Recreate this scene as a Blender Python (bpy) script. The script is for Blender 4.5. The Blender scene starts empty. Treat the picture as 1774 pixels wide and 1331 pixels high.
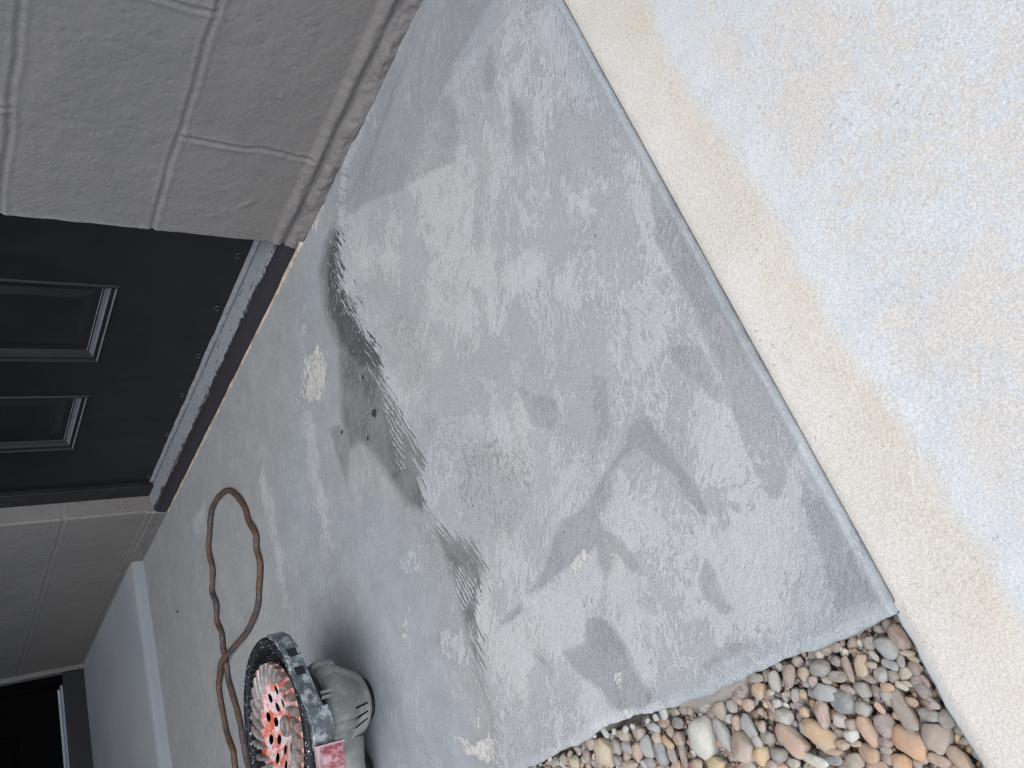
import bpy, bmesh, math, random
import numpy as np
from mathutils import Vector, Matrix, noise as mn

random.seed(7); rng = np.random.default_rng(7)
S = bpy.context.scene
C = S.collection

# ------------------------------------------------------------------ camera
F_PX, PITCH, ROLL, YAW = 1400.13, 0.64196, -0.00772, -1.00895
CAM = np.array([1.00824, -0.92001, 0.54669])
def cam_axes():
    fh = np.array([math.sin(YAW), math.cos(YAW), 0.0]); r = np.array([math.cos(YAW), -math.sin(YAW), 0.0])
    f = math.cos(PITCH)*fh + np.array([0, 0, -math.sin(PITCH)]); u = np.cross(r, f)
    r2 = math.cos(ROLL)*r + math.sin(ROLL)*u; u2 = -math.sin(ROLL)*r + math.cos(ROLL)*u
    return r2, u2, f
RV, UV, FV = cam_axes()
cd = bpy.data.cameras.new('camera'); cam = bpy.data.objects.new('camera', cd); C.objects.link(cam)
m = Matrix.Identity(4)                      # the phone was held turned a quarter turn
for i in range(3):
    m[i][0] = -UV[i]; m[i][1] = RV[i]; m[i][2] = -FV[i]; m[i][3] = CAM[i]
cam.matrix_world = m
cd.sensor_width = 36.0; cd.lens = F_PX/1774*36; cd.clip_start = 0.02; cd.clip_end = 500
S.camera = cam

# ------------------------------------------------------------------ sky, sun, exposure
SUN_EL, SUN_AZ = math.radians(60), math.radians(112)      # azimuth measured from +Y towards +X
w = bpy.data.worlds.new('World'); S.world = w; w.use_nodes = True
nt = w.node_tree; bg = nt.nodes['Background']; sky = nt.nodes.new('ShaderNodeTexSky')
sky.sky_type = 'NISHITA'; sky.sun_disc = False; sky.sun_elevation = SUN_EL; sky.sun_rotation = SUN_AZ
sky.dust_density = 1.5; sky.air_density = 1.0; sky.ozone_density = 1.0
hs_ = nt.nodes.new('ShaderNodeHueSaturation'); hs_.inputs['Saturation'].default_value = 0.55
nt.links.new(sky.outputs[0], hs_.inputs['Color']); nt.links.new(hs_.outputs[0], bg.inputs[0]); bg.inputs[1].default_value = 0.15
sl = bpy.data.lights.new('sun', 'SUN'); sun = bpy.data.objects.new('sun', sl); C.objects.link(sun)
sl.energy = 0.7; sl.angle = math.radians(60); sl.color = (1.0, 0.965, 0.915)
sdir = Vector((math.sin(SUN_AZ)*math.cos(SUN_EL), math.cos(SUN_AZ)*math.cos(SUN_EL), math.sin(SUN_EL)))
sun.rotation_euler = sdir.to_track_quat('Z', 'Y').to_euler(); sun.location = (4, -6, 6)
S.view_settings.view_transform = 'Standard'; S.view_settings.look = 'None'
S.view_settings.exposure = 1.3; S.view_settings.gamma = 1.0
S.render.engine = 'CYCLES'
S.cycles.max_bounces = 6
S.cycles.use_denoising = True; S.cycles.denoising_prefilter = 'NONE'        # keep the fine grain of cement and paint
S.cycles.filter_width = 1.15

# ------------------------------------------------------------------ helpers
def on_plane(px, axis=2, val=0.0):
    """where the line of sight of a photo pixel meets a plane of the place"""
    u = 1331-px[1]; v = px[0]
    d = RV*(u-665.5)/F_PX - UV*(v-887)/F_PX + FV
    return CAM + d*(val-CAM[axis])/d[axis]
def to_px(P):
    P = np.asarray(P, float); d = P-CAM; z = d@FV
    U = 665.5+F_PX*(d@RV)/z; V = 887-F_PX*(d@UV)/z
    return np.stack([V, 1331-U], -1)

def tag(o, label=None, cat=None, group=None, kind=None):
    if label: o['label'] = label
    if cat: o['category'] = cat
    if group: o['group'] = group
    if kind: o['kind'] = kind
    return o
def empty(name, loc, label=None, cat=None, group=None, rz=0):
    o = bpy.data.objects.new(name, None); C.objects.link(o); o.location = loc; o.rotation_euler = (0, 0, rz)
    o.empty_display_size = .05
    return tag(o, label, cat, group)
def link(name, me, mat=None, parent=None, smooth=False):
    o = bpy.data.objects.new(name, me); C.objects.link(o)
    if mat: me.materials.append(mat)
    if parent is not None: o.parent = parent
    if smooth:
        me.polygons.foreach_set('use_smooth', [True]*len(me.polygons))
    return o
def from_bm(name, bm, mat, parent=None, smooth=False):
    bmesh.ops.recalc_face_normals(bm, faces=bm.faces)
    me = bpy.data.meshes.new(name); bm.to_mesh(me); bm.free()
    return link(name, me, mat, parent, smooth)
def add_box(bm, lo, hi, bevel=0.0):
    r = bmesh.ops.create_cube(bm, size=1.0)
    vs = r['verts']
    for v in vs:
        v.co = Vector([(lo[i]+hi[i])/2 + v.co[i]*(hi[i]-lo[i]) for i in range(3)])
    if bevel:
        es = list({e for v in vs for e in v.link_edges})
        bmesh.ops.bevel(bm, geom=es, offset=bevel, segments=2, affect='EDGES', profile=.6)
    return vs
def add_lathe(bm, prof, n=48, cen=(0, 0, 0), squash=None, closed=False):
    rings = []
    for (r, z) in prof:
        if r < 1e-6:
            rings.append([bm.verts.new((cen[0], cen[1], cen[2]+z))])
        else:
            rings.append([bm.verts.new((cen[0]+r*math.cos(2*math.pi*i/n), cen[1]+r*math.sin(2*math.pi*i/n), cen[2]+z)) for i in range(n)])
    pairs = list(zip(rings[:-1], rings[1:]))
    if closed: pairs.append((rings[-1], rings[0]))
    for a, b in pairs:
        for i in range(n):
            j = (i+1) % n
            if len(a) == 1 and len(b) == 1: continue
            if len(a) == 1: bm.faces.new((a[0], b[i], b[j]))
            elif len(b) == 1: bm.faces.new((a[i], a[j], b[0]))
            else: bm.faces.new((a[i], a[j], b[j], b[i]))
def add_tube(bm, pts, rad, n=10, cap=True):
    pts = [Vector(p) for p in pts]; rings = []
    up = Vector((0, 0, 1))
    for k, p in enumerate(pts):
        t = (pts[min(k+1, len(pts)-1)]-pts[max(k-1, 0)]).normalized()
        if abs(t.dot(up)) > .95: side = Vector((1, 0, 0))
        else: side = t.cross(up).normalized()
        nn = side.cross(t).normalized()
        r = rad[k] if hasattr(rad, '__len__') else rad
        rings.append([bm.verts.new(p + side*r*math.cos(2*math.pi*i/n)+nn*r*math.sin(2*math.pi*i/n)) for i in range(n)])
    for a, b in zip(rings[:-1], rings[1:]):
        for i in range(n):
            j = (i+1) % n; bm.faces.new((a[i], a[j], b[j], b[i]))
    if cap:
        bm.faces.new(rings[0][::-1]); bm.faces.new(rings[-1])
def grid_mesh(name, P, attrs=None):
    """P: (n,m,3) array of points"""
    n, m_ = P.shape[:2]
    idx = np.arange(n*m_).reshape(n, m_)
    f = np.stack([idx[:-1, :-1], idx[1:, :-1], idx[1:, 1:], idx[:-1, 1:]], -1).reshape(-1, 4)
    me = bpy.data.meshes.new(name)
    me.vertices.add(n*m_); me.vertices.foreach_set('co', P.reshape(-1).astype(np.float32))
    me.loops.add(f.size); me.loops.foreach_set('vertex_index', f.reshape(-1).astype(np.int32))
    me.polygons.add(len(f)); me.polygons.foreach_set('loop_start', np.arange(0, f.size, 4, dtype=np.int32))
    me.update(calc_edges=True); me.validate()
    if attrs:
        for k, a in attrs.items():
            at = me.attributes.new(k, 'FLOAT', 'POINT'); at.data.foreach_set('value', a.reshape(-1).astype(np.float32))
    me.polygons.foreach_set('use_smooth', [True]*len(me.polygons))
    return me
def _hash(ix, iy, s):
    h = (ix.astype(np.int64)*374761393 + iy.astype(np.int64)*668265263 + s*144665) & 0x7fffffff
    h = ((h ^ (h >> 13))*1274126177) & 0x7fffffff
    return ((h ^ (h >> 16)) & 0xffff)/65535.0
def vnoise(x, y, s=0):
    ix = np.floor(x); iy = np.floor(y); fx = x-ix; fy = y-iy
    fx = fx*fx*(3-2*fx); fy = fy*fy*(3-2*fy)
    a = _hash(ix, iy, s); b = _hash(ix+1, iy, s); c = _hash(ix, iy+1, s); d = _hash(ix+1, iy+1, s)
    return (a*(1-fx)+b*fx)*(1-fy)+(c*(1-fx)+d*fx)*fy
def fbm(x, y, s=0, o=4):
    t = 0; a = .5; k = 0
    for i in range(o):
        t = t+a*vnoise(x*2**i, y*2**i, s+i*17); k += a; a *= .5
    return t/k
def sdf(px, poly):
    """signed distance in photo pixels, positive inside"""
    P = np.asarray(poly, float); x = px[..., 0]; y = px[..., 1]
    d = np.full(x.shape, 1e9); ins = np.zeros(x.shape, bool)
    for i in range(len(P)):
        a = P[i]; b = P[(i+1) % len(P)]; e = b-a; L = e@e+1e-9
        t = np.clip(((x-a[0])*e[0]+(y-a[1])*e[1])/L, 0, 1)
        d = np.minimum(d, (x-a[0]-t*e[0])**2+(y-a[1]-t*e[1])**2)
        c = (a[1] > y) != (b[1] > y)
        with np.errstate(divide='ignore', invalid='ignore'):
            xi = (b[0]-a[0])*(y-a[1])/(b[1]-a[1]+1e-12)+a[0]
        ins ^= c & (x < xi)
    return np.where(ins, np.sqrt(d), -np.sqrt(d))

# ------------------------------------------------------------------ material helpers
class NT:
    def __init__(s, name, rough=.8, spec=.3):
        s.m = bpy.data.materials.new(name); s.m.use_nodes = True; s.t = s.m.node_tree; s.n = s.t.nodes
        s.b = s.n['Principled BSDF']; s.b.inputs['Roughness'].default_value = rough
        s.b.inputs['Specular IOR Level'].default_value = spec
        s.tc = s.n.new('ShaderNodeTexCoord').outputs['Object']
    def link(s, a, b): s.t.links.new(a, b)
    def put(s, inp, v):
        if isinstance(v, (int, float)): inp.default_value = v
        elif isinstance(v, (tuple, list)): inp.default_value = (tuple(v)+(1,))[:len(inp.default_value)]
        else: s.link(v, inp)
    def mapping(s, scale=(1, 1, 1), rot=(0, 0, 0), src=None, loc=(0, 0, 0)):
        k = s.n.new('ShaderNodeMapping'); k.inputs['Scale'].default_value = scale; k.inputs['Rotation'].default_value = rot
        k.inputs['Location'].default_value = loc
        s.link(src or s.tc, k.inputs[0]); return k.outputs[0]
    def noise(s, scale, detail=4, rough=.55, src=None, dist=0, col=False):
        k = s.n.new('ShaderNodeTexNoise'); k.inputs['Scale'].default_value = scale; k.inputs['Detail'].default_value = detail
        k.inputs['Roughness'].default_value = rough; k.inputs['Distortion'].default_value = dist
        s.link(src or s.tc, k.inputs['Vector']); return k.outputs['Color' if col else 'Fac']
    def voro(s, scale, src=None, feat='F1', out='Distance'):
        k = s.n.new('ShaderNodeTexVoronoi'); k.feature = feat; k.inputs['Scale'].default_value = scale
        s.link(src or s.tc, k.inputs['Vector']); return k.outputs[out]
    def math(s, op, a, b=0.0, c=0.0, clamp=False):
        k = s.n.new('ShaderNodeMath'); k.operation = op; k.use_clamp = clamp
        s.put(k.inputs[0], a); s.put(k.inputs[1], b); s.put(k.inputs[2], c); return k.outputs[0]
    def vadd(s, a, b, scale=1.0):
        k = s.n.new('ShaderNodeVectorMath'); k.operation = 'MULTIPLY_ADD'
        s.link(a, k.inputs[0]); k.inputs[1].default_value = (scale,)*3; s.link(b, k.inputs[2]); return k.outputs[0]
    def ramp(s, v, lo, hi, a=0.0, b=1.0):
        k = s.n.new('ShaderNodeMapRange'); k.interpolation_type = 'SMOOTHSTEP'
        s.put(k.inputs[0], v); k.inputs[1].default_value = lo; k.inputs[2].default_value = hi
        k.inputs[3].default_value = a; k.inputs[4].default_value = b; return k.outputs[0]
    def lin(s, v, lo, hi, a=0.0, b=1.0):
        k = s.n.new('ShaderNodeMapRange')
        s.put(k.inputs[0], v); k.inputs[1].default_value = lo; k.inputs[2].default_value = hi
        k.inputs[3].default_value = a; k.inputs[4].default_value = b; return k.outputs[0]
    def mix(s, f, a, b, mode='MIX'):
        k = s.n.new('ShaderNodeMix'); k.data_type = 'RGBA'; k.blend_type = mode
        s.put(k.inputs[0], f); s.put(k.inputs[6], a); s.put(k.inputs[7], b); return k.outputs[2]
    def attr(s, name):
        k = s.n.new('ShaderNodeAttribute'); k.attribute_name = name; return k.outputs['Fac']
    def xyz(s, src=None):
        k = s.n.new('ShaderNodeSeparateXYZ'); s.link(src or s.tc, k.inputs[0]); return k.outputs
    def bump(s, h, strength=.5, dist=.002, nrm=None):
        k = s.n.new('ShaderNodeBump'); k.inputs['Strength'].default_value = strength; k.inputs['Distance'].default_value = dist
        s.link(h, k.inputs['Height'])
        if nrm is not None: s.link(nrm, k.inputs['Normal'])
        s.link(k.outputs[0], s.b.inputs['Normal']); return k.outputs[0]
    def color(s, c): s.put(s.b.inputs['Base Color'], c)
    def rough(s, v): s.put(s.b.inputs['Roughness'], v)
def L(r, g, b, k=1.0):
    f = lambda c: ((c/255+.055)/1.055)**2.4 if c > 10 else c/255/12.92
    return (f(r)*k, f(g)*k, f(b)*k)

def mat_simple(name, col, rough=.6, spec=.4, var=.15, nscale=60, bump=.0, bscale=200, dust=None, dscale=40, dth=(.5, .62), bdist=.001):
    M = NT(name, rough, spec)
    n = M.noise(nscale, 5)
    c = M.mix(M.ramp(n, .3, .7), tuple(x*(1-var) for x in col), tuple(min(1, x*(1+var)) for x in col))
    if dust:
        d = M.ramp(M.noise(dscale, 8, .7), dth[0], dth[1]); c = M.mix(d, c, dust)
        M.rough(M.lin(d, 0, 1, rough, .9))
    M.color(c)
    if bump: M.bump(M.noise(bscale, 5, .6), bump, bdist)
    return M.m

# ---- painted concrete block
def mat_wall():
    M = NT('painted_block', .62, .35)
    big = M.noise(5, 4); fine = M.noise(560, 4, .6); mid = M.noise(210, 6, .7); lo = M.noise(22, 3)
    c = M.mix(M.ramp(big, .3, .7), (.158, .152, .145), (.178, .170, .161))
    z = M.xyz()[2]
    c = M.mix(M.ramp(z, .30, .05, 0, .7), c, (.163, .146, .135))
    pitm = M.ramp(M.noise(70, 3, .6), .70, .74)
    speck = M.ramp(M.voro(55), .035, .02)
    speck = M.math('MULTIPLY', speck, M.ramp(M.noise(13, 2), .60, .66))
    c = M.mix(speck, c, (.5, .48, .46))
    M.color(c)
    pk = M.ramp(lo, .42, .62)
    h = M.math('ADD', M.math('MULTIPLY', fine, .35), M.math('MULTIPLY', M.math('MULTIPLY', mid, pk), 1.1))
    h = M.math('ADD', h, M.math('MULTIPLY', M.ramp(M.voro(95), .0, .5), .35))
    h = M.math('SUBTRACT', h, M.math('MULTIPLY', pitm, .5))
    M.bump(h, .75, .0017)
    M.rough(M.lin(mid, .3, .7, .5, .7))
    return M.m
MW = mat_wall()

# ---- patio concrete
def mat_patio():
    M = NT('trowelled_cement', .72, .28)
    A = {k: M.attr(k) for k in ('dark', 'mott', 'rib', 'pool', 'lite', 'cream', 'coat', 'blue', 'side', 'edge')}
    wz = M.noise(2.6, 3, col=True); wz2 = M.noise(34, 4, .6, col=True)
    warped = M.vadd(wz, M.tc, .20)
    warped = M.vadd(wz2, warped, .010)
    ang = math.radians(-62)
    st = M.mapping((1, 1, 1), (0, 0, ang), warped)            # x axis now runs along the trowel strokes
    n_str = M.noise(1.0, 8, .72, M.mapping((6, 24, 20), (0, 0, 0), st))
    n_str2 = M.noise(1.0, 5, .66, M.mapping((45, 190, 90), (0, 0, 0), st))
    ribv = M.xyz(M.mapping((1, 1, 1), (0, 0, math.radians(-112)), M.vadd(M.noise(9, 3, col=True), M.tc, .035)))
    n_rib = M.math('SINE', M.math('ADD', M.math('MULTIPLY', ribv[1], 2*math.pi/.0072), M.math('MULTIPLY', M.noise(22, 2), 9.0)))
    n_big = M.noise(3.3, 6, .62); n_med = M.noise(15, 10, .72); n_fin = M.noise(120, 7, .74, warped); n_grn = M.noise(700, 2)
    n_flk = M.noise(1.0, 6, .72, M.mapping((110, 230, 150), (0, 0, 0), st))
    def s(*t):
        r = t[0]
        for q in t[1:]: r = M.math('ADD', r, q)
        return r
    def k(v, a): return M.math('MULTIPLY', v, a)
    rag = s(k(n_med, 2.6), k(n_str, 1.3), k(n_fin, 2.8), k(n_str2, 1.8), -4.25)    # about -1..1
    fl = M.math('SUBTRACT', n_flk, .5)
    # trowelled skin coat: thin pale skin over a slightly darker ground, broken at every scale
    i1 = s(k(n_str, .95), k(n_med, 1.0), k(n_flk, 1.0), k(n_big, 1.5))
    isl = M.ramp(i1, 2.22, 2.29)
    isl2 = M.ramp(s(k(n_med, 1.0), k(n_fin, .7), k(n_str2, .6)), 1.16, 1.26)
    cm = M.ramp(A['coat'], -.02, .25)
    isl = M.math('MULTIPLY', isl, cm); isl2 = M.math('MULTIPLY', isl2, cm)
    base = M.mix(M.ramp(n_big, .35, .68), (.318, .332, .339), (.360, .371, .372))
    base = M.mix(k(M.ramp(n_str, .35, .65), .35), base, (.292, .303, .306))
    c = M.mix(k(isl, .70), base, (.455, .465, .463))
    c = M.mix(k(isl2, .40), c, (.44, .448, .448))
    sm = M.mix(M.ramp(n_med, .35, .65), (.270, .278, .277), (.318, .326, .325))     # the older smooth floor towards the door
    sm = M.mix(k(M.ramp(n_big, .4, .6), .5), sm, (.27, .29, .30))
    n_rs = M.math('SUBTRACT', M.noise(1.0, 4, .6, M.mapping((22, 190, 60), (0, 0, 0), M.mapping((1, 1, 1), (0, 0, math.radians(-112)), M.vadd(M.noise(9, 3, col=True), M.tc, .03)))), .5)
    coat_e = s(A['coat'], k(n_rs, 3.2), k(rag, .18))
    coatm = M.ramp(coat_e, -.02, .05)
    c = M.mix(coatm, sm, c)
    bl = M.ramp(s(A['blue'], k(rag, .5)), -.6, .9)
    c = M.mix(k(bl, .75), c, M.mix(M.ramp(n_med, .35, .65), (.268, .305, .332), (.312, .345, .368)))
    lt = M.ramp(s(A['lite'], k(rag, 1.25), k(fl, 2.6)), .0, .38)
    lt = M.math('MULTIPLY', lt, M.ramp(n_flk, .30, .46, .35, 1))
    c = M.mix(k(lt, .72), c, (.405, .422, .436))
    mo = M.ramp(s(A['mott'], k(fl, 7.0), k(rag, 1.1)), .55, .80)
    c = M.mix(k(mo, .7), c, (.215, .228, .225))
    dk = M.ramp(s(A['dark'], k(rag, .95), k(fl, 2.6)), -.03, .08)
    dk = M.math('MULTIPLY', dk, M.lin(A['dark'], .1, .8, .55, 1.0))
    pl_ = s(A['pool'], k(rag, .40))
    pool = M.math('MULTIPLY', M.ramp(pl_, .0, .75), M.ramp(coat_e, .10, .02))
    deep = M.math('MULTIPLY', M.ramp(s(pl_, k(M.math('SUBTRACT', n_med, .5), 1.6)), .55, 1.5), 1.0)
    flk = M.math('MULTIPLY', M.ramp(s(fl, k(M.math('SUBTRACT', n_str2, .5), .8)), .10, .15), M.ramp(n_med, .44, .58))
    pool = M.math('MULTIPLY', pool, M.lin(flk, 0, 1, 1, .25))
    dk2 = pool
    # rib marks: the pale skin dragged over the dark strip by the trowel's teeth
    ribm = M.math('MULTIPLY', M.ramp(s(A['rib'], k(rag, 1.3), k(fl, 3.0)), .1, .7), M.ramp(s(n_rib, k(fl, 7.0), k(rag, .9)), -.1, .55))
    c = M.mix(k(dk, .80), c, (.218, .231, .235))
    c = M.mix(k(pool, .92), c, M.mix(deep, (.185, .196, .195), (.052, .059, .060)))
    c = M.mix(k(ribm, .80), c, (.40, .42, .43))
    crr = s(A['cream'], k(rag, 1.1))
    cr = M.ramp(crr, -.02, .25)
    c = M.mix(k(cr, .85), c, M.mix(M.ramp(n_fin, .40, .60), (.36, .365, .36), (.58, .56, .51)))
    c = M.mix(k(M.ramp(s(n_fin, k(n_str2, .5)), .83, .91), .24), c, (.48, .49, .49))
    c = M.mix(k(M.ramp(s(n_fin, k(n_str2, .5)), .68, .60), .28), c, (.19, .20, .202))
    # dust haze drifts of the grinder and bare streaks on the old floor
    ds = M.math('MULTIPLY', M.ramp(s(n_str2, k(n_med, .6)), .86, .98), M.ramp(A['coat'], .1, -.3))
    c = M.mix(k(ds, .30), c, (.42, .44, .45))
    # specks and pinholes
    pits = M.math('MULTIPLY', M.ramp(M.voro(34), .05, .035), M.ramp(M.noise(17, 1), .57, .60))
    wh = M.math('MULTIPLY', M.ramp(M.voro(75), .06, .03), M.ramp(M.noise(29, 1), .60, .64))
    c = M.mix(k(pits, .8), c, (.10, .10, .10)); c = M.mix(k(wh, .7), c, (.58, .58, .57))
    c = M.mix(.16, c, M.ramp(n_grn, .25, .75), 'OVERLAY')
    c = M.mix(k(M.ramp(s(A['edge'], k(rag, .3)), .0, .9), .35), c, (.24, .27, .295))
    sd = M.mix(M.ramp(n_med, .35, .65), (.27, .245, .22), (.40, .365, .32))
    c = M.mix(M.ramp(A['side'], .35, .6), c, sd)
    M.color(c)
    h = s(k(isl, .40), k(isl2, .25), k(coatm, 1.3), k(dk, -.50), k(mo, -.5), k(n_fin, 1.2), k(n_flk, 1.0), k(n_grn, .35), k(cr, .6), k(lt, .3), k(n_str2, .4), k(ribm, .6), k(pits, -1.0))
    M.bump(h, .60, .0013)
    M.rough(s(.66, k(dk2, -.10), k(isl, .08), k(bl, -.05)))
    return M.m

def mat_sidewalk():
    M = NT('coated_concrete', .75, .25)
    xyz = M.xyz(); x, y = xyz[0], xyz[1]
    n1 = M.noise(4, 4); n2 = M.noise(30, 8, .74); n3 = M.noise(190, 7, .74); n4 = M.noise(9, 7, .66); g = M.noise(650, 2)
    k = lambda v, a: M.math('MULTIPLY', v, a)
    def s(*t):
        r = t[0]
        for q in t[1:]: r = M.math('ADD', r, q)
        return r
    # distance from the edge of the patio decides cream border or whitened field
    edge = s(x, k(n4, .05), k(n2, .035), k(n1, .04), k(n3, .020))
    # border is 0.68..0.765 wide plus the noise mean (~.065)
    fld = M.ramp(edge, .810, .836)
    cream = M.mix(M.ramp(s(k(n1, .5), k(n4, .5)), .38, .62), (.535, .505, .45), (.585, .56, .515))
    cream = M.mix(k(M.math('MULTIPLY', M.ramp(edge, .775, .812), M.ramp(n2, .3, .6)), .55), cream, (.53, .475, .385))
    white = M.mix(M.ramp(n2, .3, .7), (.495, .52, .525), (.565, .58, .58))
    bg_ = M.ramp(s(k(n4, .85), k(n2, .85), k(n3, .75)), 1.13, 1.27)
    bg_ = M.math('MULTIPLY', bg_, M.ramp(edge, .835, .87))
    white = M.mix(k(bg_, .85), white, (.53, .505, .465))
    grain = M.ramp(s(k(n3, .6), k(n2, .3), k(M.voro(260), .25)), .53, .62)
    white = M.mix(k(M.ramp(s(k(n3, .7), k(n4, .5)), .52, .42), .35), white, (.37, .39, .385))
    c = M.mix(fld, cream, white)
    far = M.ramp(x, 1.02, .86)
    wob = M.vadd(M.noise(160, 3, .6, col=True), M.tc, .011)
    sp = M.math('MULTIPLY', M.ramp(M.voro(165, wob), .26, .14), M.ramp(M.noise(14, 6, .7), .50, .60))
    c = M.mix(k(sp, .55), c, (.30, .30, .28))
    sp2 = M.math('MULTIPLY', M.ramp(M.voro(48), .07, .04), M.ramp(M.noise(37, 1), .56, .60))
    c = M.mix(k(sp2, .6), c, (.22, .21, .19))
    c = M.mix(.16, c, M.ramp(g, .25, .75), 'OVERLAY')
    rim = M.ramp(s(M.attr('rim'), k(n3, .6)), .75, 1.0)
    c = M.mix(rim, c, (.49, .505, .505))
    c = M.mix(M.ramp(M.attr('side'), .3, .7), c, (.42, .40, .36))
    M.color(c)
    h = s(k(n3, .5), k(g, .25), k(n2, .7), k(bg_, -.5), k(fld, .3), k(M.voro(300), .5))
    M.bump(h, .35, .0012)
    return M.m

# ------------------------------------------------------------------ GROUND STRUCTURE
def axis(lo, hi, step, fine_lo, fine_hi, fine):
    a = [np.arange(lo, fine_lo, step), np.arange(fine_lo, fine_hi, fine), np.arange(fine_hi, hi+step*.5, step)]
    return np.concatenate([q for q in a if len(q)])

# soil far and wide, dropping away below the slabs
g = 80.0
gx = np.concatenate([[-g, -20, -6], np.linspace(-1.3, .9, 320), [6, 20, g]])
gy = np.concatenate([[-g, -20, -5], np.linspace(-1.7, -.8, 150), [0, 20, g]])
X, Y = np.meshgrid(gx, gy, indexing='ij')
Z = -.043+.012*(fbm(X*28, Y*28, 3)-.5)+.012*(fbm(X*7, Y*7, 9)-.5)
M = NT('silty_soil', .95, .15)
M.color(M.mix(M.ramp(M.noise(45, 6, .7), .35, .65), (.22, .21, .195), (.36, .355, .345)))
M.bump(M.noise(260, 6, .7), .8, .004)
tag(link('ground', grid_mesh('ground', np.stack([X, Y, Z], -1)), M.m), kind='structure')

# patio: real slab with a ragged free edge to the pebbles
PATIO_E = 0.6793
def patio():
    xs = axis(-1.392, PATIO_E, .012, -.75, PATIO_E, .0026); xs[-1] = PATIO_E
    # a line of the slab's free edge, ragged
    yf = -.903 + .008*(fbm(xs*7, xs*0, 5)-.5) + .0035*(fbm(xs*80, xs*0, 6, 3)-.5)
    # broken stretch with bites taken out
    bite = np.exp(-((xs-.345)/.06)**2)*.010+np.exp(-((xs-.265)/.03)**2)*.004
    yf = yf+bite*(.55+.7*fbm(xs*34, xs*0, 8, 3))
    n = 370
    t = np.linspace(0, 1, n)
    Xg = np.repeat(xs[:, None], n, 1)
    y1 = .060
    Yg = y1+(yf[:, None]-y1)*t[None, :]
    Zg = .004+.0028*(fbm(Xg*6, Yg*6, 21)-.5)
    px = to_px(np.stack([Xg, Yg, Zg], -1))
    def un(polys, w=18., amt=None):
        r = np.full(Xg.shape, -3.0)
        for i, p in enumerate(polys):
            r = np.maximum(r, np.clip(sdf(px, p)/w, -3, 1.6 if amt is None else amt[i]))
        return r
    c6 = lambda L_: [(a/2.047+700, b/2.047+600) for a, b in L_]
    c7 = lambda L_: [(a/3.3275+600, b/3.3275) for a, b in L_]
    c8 = lambda L_: [(a/3.0875+600, b/3.0875+900) for a, b in L_]
    c5 = lambda L_: [(a/2.465+440, b/2.465+380) for a, b in L_]
    seam = [(575, -40), (600, 200), (590, 300), (583, 360), (585, 440), (590, 490), (606, 522), (624, 562), (645, 600), (656, 640), (674, 684), (702, 742), (724, 792), (733, 880), (768, 928), (818, 945), (832, 985), (823, 1040), (826, 1160), (850, 1230), (862, 1340), (1800, 1400), (1800, -60)]
    coat = np.clip(sdf(px, seam)/40, -2, 2)
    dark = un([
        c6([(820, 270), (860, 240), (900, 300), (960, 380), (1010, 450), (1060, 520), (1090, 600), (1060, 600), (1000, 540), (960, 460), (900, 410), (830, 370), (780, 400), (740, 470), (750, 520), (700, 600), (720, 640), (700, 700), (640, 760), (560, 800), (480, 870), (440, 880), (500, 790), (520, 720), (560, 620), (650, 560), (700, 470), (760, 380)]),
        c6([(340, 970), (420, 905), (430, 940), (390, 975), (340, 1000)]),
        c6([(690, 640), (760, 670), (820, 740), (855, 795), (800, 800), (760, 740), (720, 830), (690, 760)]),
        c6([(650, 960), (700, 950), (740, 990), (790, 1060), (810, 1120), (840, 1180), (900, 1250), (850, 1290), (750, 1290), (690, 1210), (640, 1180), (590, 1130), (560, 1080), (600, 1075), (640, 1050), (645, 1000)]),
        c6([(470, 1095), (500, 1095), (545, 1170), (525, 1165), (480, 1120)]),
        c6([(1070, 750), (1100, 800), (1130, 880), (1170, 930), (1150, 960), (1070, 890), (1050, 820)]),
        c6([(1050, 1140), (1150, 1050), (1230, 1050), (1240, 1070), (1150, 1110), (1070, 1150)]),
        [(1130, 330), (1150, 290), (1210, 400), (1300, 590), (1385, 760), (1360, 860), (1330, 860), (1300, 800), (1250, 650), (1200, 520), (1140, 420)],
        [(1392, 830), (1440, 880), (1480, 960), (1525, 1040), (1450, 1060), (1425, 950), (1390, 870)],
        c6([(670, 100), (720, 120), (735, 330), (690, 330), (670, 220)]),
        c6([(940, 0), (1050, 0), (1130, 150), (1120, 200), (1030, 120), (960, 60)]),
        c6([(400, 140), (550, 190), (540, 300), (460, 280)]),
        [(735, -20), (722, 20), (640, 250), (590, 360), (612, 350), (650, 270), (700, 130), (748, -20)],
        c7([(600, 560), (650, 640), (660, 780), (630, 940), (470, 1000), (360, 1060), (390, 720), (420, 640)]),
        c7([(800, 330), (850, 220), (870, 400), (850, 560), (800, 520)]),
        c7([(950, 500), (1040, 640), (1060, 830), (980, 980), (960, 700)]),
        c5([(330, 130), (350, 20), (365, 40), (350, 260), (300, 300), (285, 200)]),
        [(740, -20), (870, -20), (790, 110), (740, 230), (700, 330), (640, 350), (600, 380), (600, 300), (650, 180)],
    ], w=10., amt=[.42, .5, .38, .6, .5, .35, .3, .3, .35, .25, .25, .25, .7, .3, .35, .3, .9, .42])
    mott = un([
        c6([(200, 330), (330, 330), (470, 400), (490, 520), (440, 620), (350, 700), (250, 660), (200, 520)]),
        c6([(0, 560), (120, 600), (300, 760), (270, 860), (150, 820), (60, 700)]),
        c5([(560, 300), (700, 420), (760, 560), (740, 700), (620, 640), (560, 480)]),
        c5([(700, 860), (780, 820), (860, 900), (900, 1000), (760, 1010)]),
    ], 40, [.5, .7, .35, .3])
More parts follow.
